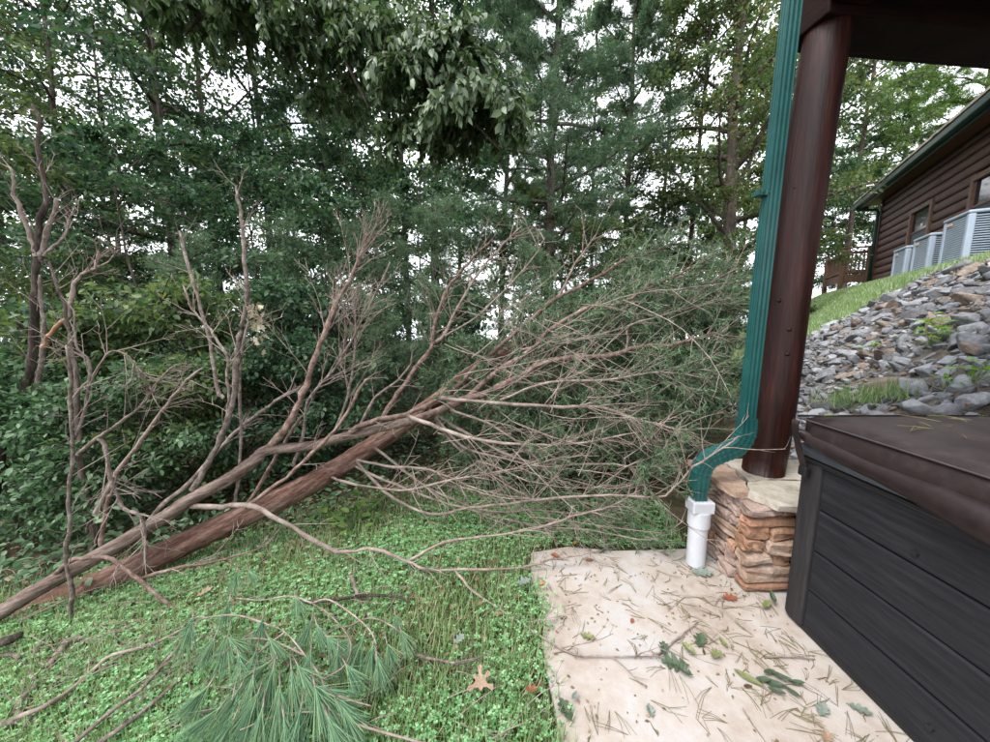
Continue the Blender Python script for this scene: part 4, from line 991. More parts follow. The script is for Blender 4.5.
def make_tree_meshes(key, H, r0, z0, R, nl, ns, nleaf, lsize, seed, pine=False, tpl=T_DIAMOND, droop=.35, rise=.25, wob=.12, top=1.0, fork=False, lean=(0, 0), lrad=.35, flatness=.9):
    r = np.random.default_rng(seed); k = 12
    t = np.linspace(0, 1, k); path = np.zeros((k, 3)); path[:, 2] = t * H
    path[:, 0] = np.cumsum(r.normal(0, wob, k)) * .5 * t + lean[0] * t * H; path[:, 1] = np.cumsum(r.normal(0, wob, k)) * .5 * t + lean[1] * t * H
    tb = Tubes(); rad = r0 * (1 - .78 * t) * (1 + .35 * np.exp(-t * 22)); pth = path.copy(); pth[0, 2] = -.6
    tb.add(pth, rad, 12, wob=.035)
    S, D, Ln = [], [], []; br = Tubes()
    for i in range(nl):
        hf = z0 / H + (1 - z0 / H) * ((i + r.random()) / nl) ** .95 * top
        hz = hf * H; p0 = np.array([np.interp(hz, path[:, 2], path[:, c]) for c in range(3)])
        az = i * 2.4 + r.uniform(-.6, .6)
        rel = (hf - z0 / H) / (1 - z0 / H + 1e-6)
        L = R * (np.sin(np.pi * np.clip(.22 + .74 * rel, 0, 1)) ** .8 if not pine else (1.05 - .8 * rel)) * r.uniform(.65, 1.15)
        el = rise + r.uniform(-.2, .35) + (.3 * rel)
        if pine: el = .05 + .25 * rel + r.uniform(-.12, .2)
        d0 = np.array([math.cos(az) * math.cos(el), math.sin(az) * math.cos(el), math.sin(el)])
        n = 6; q = [p0]; d = d0.copy()
        for s in range(n):
            d = d + r.normal(0, .12, 3) + np.array([0, 0, -.05 if not pine else .03]); d /= np.linalg.norm(d); q.append(q[-1] + d * L / n)
        q = np.array(q); rl = min(r0 * lrad, .022 * L + .006)
        br.add(q, np.linspace(rl, .006, n + 1), 5, cap=False)
        for s in range(ns):
            tt = r.uniform(.18, 1.0); ii = min(n - 1, int(tt * n)); ff = tt * n - ii
            ps = q[ii] * (1 - ff) + q[ii + 1] * ff; dl = unit(q[ii + 1] - q[ii])
            side = np.cross(dl, [0, 0, 1.]); side /= np.linalg.norm(side) + 1e-6
            dd = unit(dl * r.uniform(.3, .9) + side * r.choice([-1, 1]) * r.uniform(.4, 1.0) + np.array([0, 0, r.normal(-.02, .22)]))
            S.append(ps); D.append(dd); Ln.append(L * r.uniform(.18, .42) * (1.15 - .5 * tt))
    S, D, Ln = np.array(S), np.array(D), np.array(Ln)
    sv, sf = sticks(S, S + D * Ln[:, None], .007, .002)
    if pine: lv, lf = crown_needles(S, D, Ln, nleaf, 9, lsize, .09, r)
    else: lv, lf = crown_leaves(S, D, Ln, nleaf, lsize, r, tpl, droop, jit=max(.06, lsize * .9), flatness=flatness)
    TREE_MESH[key] = (tb.mesh(key + '_trunk'), br.mesh(key + '_limbs'), mesh_np(key + '_twigs', sv, sf), mesh_np(key + '_crown', lv, lf))
    return TREE_MESH[key]
def place_tree(name, label, key, X, Y, bark, leafm, rz=0.0, sc=1.0, group='trees of the wood behind the yard', crown='crown', cat_='tree', zoff=0.0):
    ms = TREE_MESH[key]; t = thing(name, label, cat_, (X, Y, gz(X, Y) + zoff), group, rz); t.scale = (sc, sc, sc)
    def lk(nm, me, m, par):
        if me.materials and me.materials[0] != m: me = me.copy(); me.materials.clear()
        return link(nm, me, m, par)
    tr = lk('trunk', ms[0], bark, t); lk('limbs', ms[1], bark, tr)['kind'] = 'stuff'
    cr_ = lk(crown, ms[3], leafm, t); lk('twigs', ms[2], bark, cr_)
    for c in (cr_,): c['kind'] = 'stuff'
    return t
def XY(u, Y): return (u - 495.0) / 360.0 * Y

# kinds of tree (shared by look-alikes)
mk_ = make_tree_meshes
mk_('maple1', 13, .13, 1.6, 3.2, 34, 20, 26, .115, 1, droop=.3)
mk_('maple2', 11, .06, 2.0, 2.5, 28, 16, 24, .10, 2, droop=.3, wob=.2)
mk_('maple3', 14, .11, 2.6, 3.2, 32, 18, 22, .13, 3)
mk_('slim1', 15, .14, 4.4, 2.8, 32, 17, 25, .14, 4, wob=.10)
mk_('slim2', 16, .12, 5.2, 2.6, 30, 15, 24, .15, 5, wob=.09)
mk_('oak', 14, .26, 3.0, 4.2, 36, 19, 24, .125, 6, wob=.18, lrad=.42, rise=.45, flatness=.7)
mk_('pine1', 15, .16, 3.6, 3.6, 56, 19, 20, .16, 7, pine=True)
mk_('pine2', 16, .14, 4.4, 3.2, 50, 17, 18, .16, 8, pine=True)
mk_('far1', 16, .15, 3.2, 3.2, 32, 15, 22, .20, 21)
mk_('far2', 14, .14, 2.4, 3.4, 32, 15, 22, .22, 22)
mk_('under1', 4.8, .03, .4, 1.8, 24, 14, 22, .085, 9, droop=.15, rise=.1, wob=.1)
mk_('under2', 3.4, .025, .25, 1.5, 22, 14, 22, .078, 10, droop=.15, rise=.15, wob=.08)
mk_('hemlock', 3.2, .035, .12, 1.3, 38, 13, 13, .055, 12, pine=True)
mk_('shrub', 1.7, .016, .08, .95, 22, 12, 15, .07, 13, tpl=T_LEAF, droop=.5, rise=.5)
BK, BP = M['bark_dark'], M['bark_pine']
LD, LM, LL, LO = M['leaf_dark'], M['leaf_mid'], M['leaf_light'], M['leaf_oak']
forest = [   # name, label, mesh, u, Y, bark, leaf, rz, scale
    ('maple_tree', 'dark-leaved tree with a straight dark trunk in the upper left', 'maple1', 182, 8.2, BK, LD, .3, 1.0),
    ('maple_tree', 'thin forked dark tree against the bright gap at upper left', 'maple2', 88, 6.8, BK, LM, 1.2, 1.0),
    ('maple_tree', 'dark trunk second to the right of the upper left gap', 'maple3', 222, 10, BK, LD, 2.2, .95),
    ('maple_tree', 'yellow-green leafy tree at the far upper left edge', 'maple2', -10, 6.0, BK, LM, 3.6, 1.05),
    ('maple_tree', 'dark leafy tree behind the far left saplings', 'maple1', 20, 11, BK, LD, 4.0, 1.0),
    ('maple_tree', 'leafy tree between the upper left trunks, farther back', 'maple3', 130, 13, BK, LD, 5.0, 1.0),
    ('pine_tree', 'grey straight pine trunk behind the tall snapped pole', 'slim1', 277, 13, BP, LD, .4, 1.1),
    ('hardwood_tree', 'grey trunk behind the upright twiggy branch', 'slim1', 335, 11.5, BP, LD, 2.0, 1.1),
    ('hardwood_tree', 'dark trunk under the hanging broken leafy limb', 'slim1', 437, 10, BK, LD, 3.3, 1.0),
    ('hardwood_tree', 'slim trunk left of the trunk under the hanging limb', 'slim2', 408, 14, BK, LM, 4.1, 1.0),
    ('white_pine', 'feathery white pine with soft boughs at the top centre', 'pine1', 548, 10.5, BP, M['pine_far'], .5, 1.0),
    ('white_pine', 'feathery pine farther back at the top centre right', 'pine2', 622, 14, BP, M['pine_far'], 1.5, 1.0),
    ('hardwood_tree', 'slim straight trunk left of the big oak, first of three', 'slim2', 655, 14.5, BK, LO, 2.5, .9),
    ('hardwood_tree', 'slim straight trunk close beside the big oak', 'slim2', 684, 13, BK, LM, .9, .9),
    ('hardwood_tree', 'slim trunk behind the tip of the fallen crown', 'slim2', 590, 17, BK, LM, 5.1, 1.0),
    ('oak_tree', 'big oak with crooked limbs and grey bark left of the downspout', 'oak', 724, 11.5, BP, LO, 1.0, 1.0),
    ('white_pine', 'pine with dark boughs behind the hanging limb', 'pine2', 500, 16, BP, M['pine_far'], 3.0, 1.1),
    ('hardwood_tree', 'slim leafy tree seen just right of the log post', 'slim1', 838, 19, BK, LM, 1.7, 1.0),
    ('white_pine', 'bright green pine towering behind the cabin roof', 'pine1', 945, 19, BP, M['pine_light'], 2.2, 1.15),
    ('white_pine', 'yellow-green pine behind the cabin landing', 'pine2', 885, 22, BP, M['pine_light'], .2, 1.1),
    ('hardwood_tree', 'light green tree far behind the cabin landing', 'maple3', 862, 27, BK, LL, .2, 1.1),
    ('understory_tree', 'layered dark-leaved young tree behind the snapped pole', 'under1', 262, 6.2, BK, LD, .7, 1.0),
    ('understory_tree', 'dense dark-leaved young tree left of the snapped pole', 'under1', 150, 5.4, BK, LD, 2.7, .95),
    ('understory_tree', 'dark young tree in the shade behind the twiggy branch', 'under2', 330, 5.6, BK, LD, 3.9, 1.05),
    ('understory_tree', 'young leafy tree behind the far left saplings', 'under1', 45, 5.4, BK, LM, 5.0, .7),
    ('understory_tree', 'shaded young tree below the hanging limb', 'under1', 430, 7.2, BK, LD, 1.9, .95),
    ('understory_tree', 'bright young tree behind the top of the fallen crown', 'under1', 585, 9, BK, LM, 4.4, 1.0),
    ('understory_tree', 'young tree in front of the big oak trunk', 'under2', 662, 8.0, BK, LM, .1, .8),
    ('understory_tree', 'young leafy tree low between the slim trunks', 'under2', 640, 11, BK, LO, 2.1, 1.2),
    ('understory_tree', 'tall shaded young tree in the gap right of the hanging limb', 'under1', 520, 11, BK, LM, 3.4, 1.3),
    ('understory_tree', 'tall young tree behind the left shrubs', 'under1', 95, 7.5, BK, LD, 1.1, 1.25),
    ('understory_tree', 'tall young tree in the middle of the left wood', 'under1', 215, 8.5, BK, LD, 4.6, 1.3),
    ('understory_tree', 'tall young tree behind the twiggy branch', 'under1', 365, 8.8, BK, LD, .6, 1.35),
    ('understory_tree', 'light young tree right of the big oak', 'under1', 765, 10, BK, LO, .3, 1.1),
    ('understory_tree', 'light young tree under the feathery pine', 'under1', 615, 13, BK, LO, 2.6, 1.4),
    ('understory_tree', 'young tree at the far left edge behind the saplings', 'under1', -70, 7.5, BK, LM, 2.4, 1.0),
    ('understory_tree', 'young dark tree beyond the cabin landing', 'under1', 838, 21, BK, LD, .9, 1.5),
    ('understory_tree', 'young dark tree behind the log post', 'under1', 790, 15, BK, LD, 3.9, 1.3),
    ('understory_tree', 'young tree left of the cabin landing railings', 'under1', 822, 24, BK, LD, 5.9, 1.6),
    ('young_hemlock', 'dark green young evergreen behind the forked tree', 'hemlock', 372, 4.6, BK, M['cedar'], .3, .9),
    ('young_hemlock', 'young evergreen behind the middle of the fallen trunk', 'hemlock', 440, 5.2, BK, M['cedar'], 1.4, 1.0),
    ('young_hemlock', 'young evergreen behind the fallen crown, centre', 'hemlock', 540, 5.6, BK, M['cedar'], 2.9, .85),
    ('young_hemlock', 'young evergreen behind the fallen crown near the oak', 'hemlock', 640, 5.4, BK, M['cedar'], 4.9, .8),
    ('young_hemlock', 'young evergreen half hidden by the downspout', 'hemlock', 730, 5.6, BK, M['cedar'], .9, .7),
    ('young_hemlock', 'dark evergreen left of the twiggy branch', 'hemlock', 285, 4.8, BK, M['cedar'], 5.3, .85),
    ('young_hemlock', 'small dark evergreen in the brush left of the pole', 'hemlock', 185, 4.4, BK, M['cedar'], .5, .8),
    ('leafy_shrub', 'broad-leaved shrub at the left edge above the fallen trunk', 'shrub', 8, 2.75, BK, M['leaf_vine'], .5, .7),
    ('leafy_shrub', 'broad-leaved shrub between the left saplings', 'shrub', 62, 3.0, BK, M['leaf_dark'], 1.9, .9),
    ('leafy_shrub', 'broad-leaved shrub behind the slanting bare stem', 'shrub', 125, 3.1, BK, M['leaf_mid'], 3.4, .85),
    ('leafy_shrub', 'low broad-leaved shrub hugging the lower end of the fallen trunk', 'shrub', 40, 2.2, BK, M['leaf_vine'], 2.5, .55),
    ('leafy_shrub', 'low shrub right behind the base of the upright dark stem', 'shrub', 110, 2.35, BK, M['leaf_vine'], .8, .6),
    ('leafy_shrub', 'low shrub at the left edge beside the dark crooked sapling', 'shrub', -25, 2.3, BK, M['leaf_vine'], 4.4, .7),
    ('leafy_shrub', 'low shaded shrub under the slimmer fallen tree', 'shrub', 170, 2.6, BK, M['leaf_mid'], 5.4, .6),
    ('leafy_shrub', 'low shaded shrub between the two fallen trunks', 'shrub', 235, 2.85, BK, M['leaf_dark'], 1.4, .62),
    ('leafy_shrub', 'low dark shrub behind the middle of the thick trunk', 'shrub', 310, 3.15, BK, M['leaf_dark'], 2.4, .7),
    ('young_hemlock', 'low evergreen right behind the thick fallen trunk', 'hemlock', 385, 3.5, BK, M['cedar'], 2.4, .5),
    ('young_hemlock', 'low evergreen where the fallen crown begins', 'hemlock', 440, 3.7, BK, M['cedar'], 3.4, .55),
    ('leafy_shrub', 'shaded shrub behind the foot of the snapped pole', 'shrub', 198, 3.4, BK, M['leaf_mid'], 4.2, .95),
    ('leafy_shrub', 'shaded leafy shrub behind the fork of the slimmer trunk', 'shrub', 268, 3.6, BK, M['leaf_dark'], 5.6, .95),
    ('leafy_shrub', 'dark leafy shrub below the young evergreens', 'shrub', 350, 3.9, BK, M['leaf_dark'], .2, .9),
    ('leafy_shrub', 'low leafy shrub under the fallen crown', 'shrub', 470, 4.1, BK, M['leaf_dark'], 2.2, .95),
    ('leafy_shrub', 'low leafy shrub behind the patio corner', 'shrub', 600, 4.2, BK, M['leaf_dark'], 3.2, .95),
    ('leafy_shrub', 'low leafy shrub behind the stone pier', 'shrub', 690, 4.2, BK, M['leaf_dark'], 4.2, .95),
]
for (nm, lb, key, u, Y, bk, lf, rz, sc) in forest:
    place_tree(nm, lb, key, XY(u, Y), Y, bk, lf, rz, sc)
# the wood goes on behind and to the sides
fr = random.Random(3)
far = [(u, Y) for u, Y in ((-160, 9), (-70, 14), (60, 19), (120, 24), (210, 20), (300, 22), (360, 18), (395, 26), (460, 22), (520, 27), (560, 26), (630, 33), (690, 30), (735, 22), (705, 28), (770, 17), (800, 24), (990, 26), (1060, 22), (-190, 18))]
where = ['past the left edge', 'at the far left', 'behind the thin forked tree', 'behind the upper left gap', 'behind the straight dark trunk', 'behind the snapped pole', 'behind the twiggy branch', 'far behind the hanging limb', 'behind the white pine', 'deep behind the top centre', 'behind the fallen crown tip', 'behind the slim trunks', 'close behind the big oak', 'beside the downspout', 'deep behind the big oak', 'behind the downspout', 'behind the log post', 'behind the cabin', 'past the right edge behind the cabin', 'deep at the far left']
for i, (u, Y) in enumerate(far):
    key = ('far1', 'far2', 'slim2', 'far1', 'pine2')[i % 5]
    place_tree('forest_tree', f'hazy distant tree of the wood {where[i]}', key, XY(u, Y), Y, BK, (LM, LD, LO, LM, M['pine_far'])[i % 5], fr.uniform(0, 6.28), fr.uniform(.9, 1.15), 'distant trees of the wood')

# ---- storm-broken limb hanging from the canopy
hb = P(330, -40, 3.7)
hl_ = thing('hanging_limb', 'broken leafy limb hanging upside down from the canopy at top centre', 'broken limb', hb)
B = np.array(hb); r = random.Random(31); tips = []
tb = Tubes()
mains = [px_path([(250, -120), (300, -50), (350, 10), (405, 65), (455, 105), (500, 150)], 4.1, 3.35), px_path([(270, -90), (250, -40), (215, 0), (185, 35)], 4.0, 3.5), px_path([(250, -40), (258, 0), (265, 45)], 3.85, 3.6),
         px_path([(300, -50), (320, 10), (345, 60), (370, 110)], 3.9, 3.6), px_path([(410, 55), (445, 75), (480, 95), (512, 130)], 3.6, 3.3)]
for q in mains: tb.add(q - B, np.linspace(.035, .009, len(q)), 7)
tb.obj('limb', M['bark_dark'], hl_)
tw = Tubes()
def clump(c, rad, n, r_):
    """twigs arching over a dome and hanging down"""
    out = []
    for _ in range(n):
        a = r.uniform(0, 6.28); e = r.uniform(.1, 1.0)
        d = np.array([math.cos(a) * e, math.sin(a) * e, r.uniform(.2, .9)])
        q = wiggle(np.array(c) + np.array([d[0] * rad[0] * .4, d[1] * rad[1] * .4, rad[2] * .45 * (1 - e * .5)]), d, rad[0] * r.uniform(.6, 1.15), 6, .12, -2.3, r)
        out.append(q); tw.add(q - B, np.linspace(.004, .0015, 7), 3, cap=False)
    return out
tips += clump(P(478, 128, 3.4), (.46, .48, .55), 170, r)
tips += clump(P(425, 95, 3.55), (.5, .5, .5), 90, r)
tips += clump(P(375, 65, 3.7), (.5, .5, .55), 70, r)
tips += clump(P(300, 20, 3.75), (.6, .5, .5), 70, r)
tips += clump(P(222, 12, 3.6), (.5, .5, .5), 60, r)
tips += clump(P(185, 30, 3.5), (.4, .45, .5), 46, r)
tips += clump(P(262, 45, 3.6), (.45, .45, .5), 60, r)
tips += clump(P(325, 55, 3.7), (.45, .45, .55), 56, r)
tips += clump(P(455, 70, 3.5), (.42, .45, .4), 60, r)
tips += clump(P(340, 110, 3.9), (.35, .4, .45), 34, r)
tips += clump(P(415, 150, 3.7), (.38, .4, .4), 60, r)
tw.obj('twigs', M['bark_dark'], hl_)['kind'] = 'stuff'
pos, ax = [], []
for q in tips:
    n = 21; t = rng.random(n) * 5.99; i = t.astype(int); f_ = (t - i)[:, None]
    pos.append(q[i] * (1 - f_) + q[np.minimum(i + 1, 6)] * f_); ax.append(unit(unit(q[np.minimum(i + 1, 6)] - q[i]) * .5 + rng.standard_normal((n, 3)) * .45 + np.array([0, 0, -.55])))
pos = np.concatenate(pos); ax = np.concatenate(ax); n = len(pos)
out = unit(pos - np.array(P(440, 130, 3.6))) + np.array([0, 0, .5]) + rng.standard_normal((n, 3)) * .5
lv, lf = leaves(pos - B, ax, out, .08 * rng.uniform(.7, 1.3, n), T_LEAF, rng.uniform(.75, 1.1, n))
link('foliage', mesh_np('foliage', lv, lf), M['leaf_pale'], hl_, 'stuff')
# small clump of dead leaves caught on the snapped pole
dp = P(258, 318, 2.15); dc = np.array(dp)
n = 34; pos = rng.standard_normal((n, 3)) * np.array([.025, .025, .075]); ax = unit(rng.standard_normal((n, 3)) * .6 + np.array([0, 0, -1]))
lv, lf = leaves(pos, ax, rng.standard_normal((n, 3)), .05, T_LOBED)
M['deadleaf'] = leafmat('deadleaf', [(.20, .17, .10), (.36, .32, .22), (.46, .42, .31)], .2)
o = link('dead_leaf_clump', mesh_np('dead_leaf_clump', lv, lf), M['deadleaf']); o.location = dp
tag(o, 'clump of withered tan leaves caught on the snapped pole', 'leaves', kind='stuff')

# ================================================================== GROUND COVER AND LITTER
def on_lawn(n, r, xr=(-3.4, .35), yr=(.72, 4.0)):
    Y = yr[0] * (yr[1] / yr[0]) ** r.random(n); X = r.uniform(xr[0], xr[1], n)
    edge = .205 + .03 * np.sin(Y * 9) + r.normal(0, .045, n)
    keep = (np.abs(X) < Y * 1.62 + .25) & ((X < edge) | (Y > 2.06))
    lim = np.interp(X, [-3.4, -2.3, -1.2, -.3, .3, 1.3], [1.45, 1.8, 2.4, 2.95, 2.75, 2.6]) + r.normal(0, .12, n)
    keep &= (Y < lim)
    return X[keep], Y[keep]
def patchy(X, Y): return .5 + .28 * np.sin(X * 2.1 + 1.3) * np.cos(Y * 2.7 - .4) + .22 * np.sin(X * 5.3 - Y * 4.1)
# clover
X, Y = on_lawn(44000, rng)
X2, Y2 = on_lawn(5000, rng, (.2, 1.25), (2.04, 3.6)); X = np.concatenate([X, X2]); Y = np.concatenate([Y, Y2])
keep = rng.random(len(X)) < np.clip(patchy(X, Y) * 2.0 - .25, .10, 1); X, Y = X[keep], Y[keep]; n = len(X)
base = np.stack([X, Y, ground(X, Y) + rng.uniform(.012, .055, n)], -1)
a0 = rng.uniform(0, 6.28, n); tilt = unit(np.array([0, 0, 1.]) + rng.standard_normal((n, 3)) * .28); sz = rng.uniform(.007, .0135, n) * (1 + .25 * np.clip(Y - 1.2, 0, 2))
T_CLOV = (np.array([[0, 0, 0], [.55, .42, .05], [1.0, .28, .0], [.9, 0, -.04], [1.0, -.28, 0], [.55, -.42, .05]]), np.array([[0, 1, 2], [0, 2, 3], [0, 3, 4], [0, 4, 5]]))
parts_ = []
for k in range(3):
    a = a0 + k * 2.094; ax = np.stack([np.cos(a), np.sin(a), rng.normal(.1, .15, n)], -1)
    parts_.append(leaves(base, ax, tilt, sz, T_CLOV))
tag(link('clover', mesh_np('clover', *cat(parts_)), M['clover']), 'bright green clover covering the grass beside the patio', 'clover', kind='stuff')
# grass
T_BLADE = (np.array([[0, .5, 0], [0, -.5, 0], [.55, .38, .10], [.55, -.38, .10], [1, 0, .32]]), np.array([[0, 1, 2], [2, 1, 3], [2, 3, 4]]))
X, Y = on_lawn(95000, rng); X2, Y2 = on_lawn(5000, rng, (.2, 1.25), (2.04, 4.0)); X = np.concatenate([X, X2]); Y = np.concatenate([Y, Y2]); n = len(X)
base = np.stack([X, Y, ground(X, Y)], -1); a = rng.uniform(0, 6.28, n)
ax = unit(np.stack([np.cos(a), np.sin(a), rng.uniform(.3, 1.6, n)], -1)); nr = np.stack([-np.cos(a), -np.sin(a), np.full(n, .4)], -1)
lv, lf = leaves(base, ax, nr, rng.uniform(.03, .10, n), T_BLADE, .05)
tag(link('grass', mesh_np('grass', lv, lf), M['grass']), 'short uneven grass of the yard left of the patio', 'grass', kind='stuff')
# grass of the slope below the cabin
n = 150000; s = rng.uniform(6.5, 17, n); q = rng.uniform(.5, 4.0, n)
X, Y = s * HE[0] + q * HN[0], s * HE[1] + q * HN[1]
qm = np.interp(s, [0, 8.7, 8.95, 9.3, 9.75, 10.6, 12], [2.84, 2.84, 2.5, 1.95, 1.4, 1.0, .5]) + rng.normal(.06, .07, n)
keep = q > qm; X, Y = X[keep], Y[keep]; n = len(X); base = np.stack([X, Y, ground(X, Y)], -1); a = rng.uniform(0, 6.28, n)
ax = unit(np.stack([np.cos(a), np.sin(a), rng.uniform(.4, 1.6, n)], -1)); nr = np.stack([-np.cos(a), -np.sin(a), np.full(n, .4)], -1)
lv, lf = leaves(base, ax, nr, rng.uniform(.04, .12, n), T_BLADE, .13)
tag(link('slope_grass', mesh_np('slope_grass', lv, lf), M['grass_hill']), 'yellow-green grass on the slope below the cabin', 'grass', kind='stuff')
# broad-leaved ground ivy between trunk and brush
n = 8000; Y = 1.35 * (4.2 / 1.35) ** rng.random(n); X = rng.uniform(-1.7, .2, n) * Y
lim = np.interp(X, [-4, -2.3, -1.2, -.3, .3, 1.3], [1.35, 1.78, 2.42, 2.95, 2.85, 2.7]) + rng.normal(0, .1, n)
keep = (Y > lim) & (rng.random(n) < np.clip(.75 - .25 * X, .3, 1)); X, Y = X[keep], Y[keep]; n = len(X)
base = np.stack([X, Y, ground(X, Y) + np.abs(rng.normal(.07, .06, n))], -1); a = rng.uniform(0, 6.28, n)
lv, lf = leaves(base, np.stack([np.cos(a), np.sin(a), rng.normal(-.1, .3, n)], -1), unit(np.array([0, -.35, 1.]) + rng.standard_normal((n, 3)) * .4), rng.uniform(.03, .07, n), T_LEAF)
tag(link('ground_ivy', mesh_np('ground_ivy', lv, lf), M['leaf_vine']), 'broad-leaved ground cover behind the fallen trunks', 'ground cover', kind='stuff')
# leaf litter under the trees and around the trunk
n = 16000; Y = 1.2 * (5.5 / 1.2) ** rng.random(n); X = rng.uniform(-1.6, .35, n) * Y
keep = rng.random(n) < np.clip(.22 + .5 * (Y > 2.4) + .6 * np.exp(-((X + 1.4) ** 2 + (Y - 1.75) ** 2) * 3), 0, 1); X, Y = X[keep], Y[keep]; n = len(X)
keep = ~((X > .18) & (Y < 2.06)); X, Y = X[keep], Y[keep]; n = len(X)
base = np.stack([X, Y, ground(X, Y) + rng.uniform(.003, .03, n)], -1); a = rng.uniform(0, 6.28, n)
lv, lf = leaves(base, np.stack([np.cos(a), np.sin(a), rng.normal(0, .3, n)], -1), unit(np.array([0, 0, 1.]) + rng.standard_normal((n, 3)) * .4), rng.uniform(.02, .06, n), T_DIAMOND)
tag(link('leaf_litter', mesh_np('leaf_litter', lv, lf), M['litter']), 'brown leaf litter scattered under the fallen trees', 'leaf litter', kind='stuff')
# needles and chips on the patio
def needle_bundles(X, Y, zf, r):
    m = len(X); S_, M_, E_ = [], [], []
    a = r.uniform(0, 6.28, m); ln = r.uniform(.05, .13, m); bend = r.normal(0, .35, m)
    for k in range(4):
        aa = a + r.normal(0, .16, m); l2 = ln * r.uniform(.8, 1.05, m); on = r.random(m) < (1, .8, .55, .3)[k]
        p = np.stack([X, Y, zf + np.full(m, .002)], -1); d1 = np.stack([np.cos(aa), np.sin(aa), r.uniform(.0, .10, m)], -1)
        ab = aa + bend; d2 = np.stack([np.cos(ab), np.sin(ab), r.uniform(-.08, .02, m)], -1)
        q = p + d1 * (l2 * .5)[:, None]; e = q + d2 * (l2 * .5)[:, None]; e[:, 2] = np.maximum(e[:, 2], zf + .001)
        S_ += [p[on], q[on]]; E_ += [q[on], e[on]]
    return sticks(np.concatenate(S_), np.concatenate(E_), .0008, .0006)
n = 420; X = rng.uniform(.24, 1.36, n); Y = rng.uniform(.93, 2.0, n)
wgt = .25 + .75 * np.exp(-((X - 1.2) / .3) ** 2) + .3 * np.exp(-((Y - 1.45) / .2) ** 2); keep = rng.random(n) < wgt; X, Y = X[keep], Y[keep]
sv, sf = needle_bundles(X, Y, 0.0, rng)
Xc = rng.uniform(1.45, 2.6, 46); Yc = rng.uniform(.7, 1.5, 46); cv, cf = needle_bundles(Xc, Yc, .998, rng)
tag(link('cover_needles', mesh_np('cover_needles', cv, cf), M['needle_litter']), 'a few pale pine needles lying on the spa cover', 'pine needles', kind='stuff')
tag(link('pine_needles', mesh_np('pine_needles', sv, sf), M['needle_litter']), 'green and brown pine needles scattered over the pale patio', 'pine needles', kind='stuff')
n = 260; X = rng.uniform(.22, 1.36, n); Y = rng.uniform(.95, 2.0, n); a = rng.uniform(0, 6.28, n)
lv, lf = leaves(np.stack([X, Y, np.full(n, .004)], -1), np.stack([np.cos(a), np.sin(a), rng.normal(.05, .1, n)], -1), unit(np.array([0, 0, 1.]) + rng.standard_normal((n, 3)) * .2), rng.uniform(.006, .02, n), T_DIAMOND)
tag(link('leaf_crumbs', mesh_np('leaf_crumbs', lv, lf), M['litter']), 'tiny brown leaf crumbs scattered on the patio', 'leaf crumbs', kind='stuff')

# fine broken twigs strewn over the grass
ft = Tubes(); rt = random.Random(91)
for k in range(120):
    p = G(rt.uniform(-10, 520), rt.uniform(520, 745), .03)
    if rt.random() < .55: p = G(rt.uniform(0, 330), rt.uniform(560, 740), .03)
    a = rt.uniform(-.5, 1.2); q = wiggle(np.array(p), (math.cos(a), math.sin(a), rt.uniform(0, .25)), rt.uniform(.12, .45), 6, .14, -.1, rt); q[:, 2] = np.clip(q[:, 2], .02, .12)
    ft.add(q, np.linspace(.0026, .001, 7), 4, cap=False); add_twigs(ft, q, rt, 2, (.05, .16), .0013, .2, .8, 0, 1, minz=.02)
tag(ft.obj('fine_twigs', M['bark_twig']), 'fine brown broken twigs strewn over the grass', 'twigs', kind='stuff')
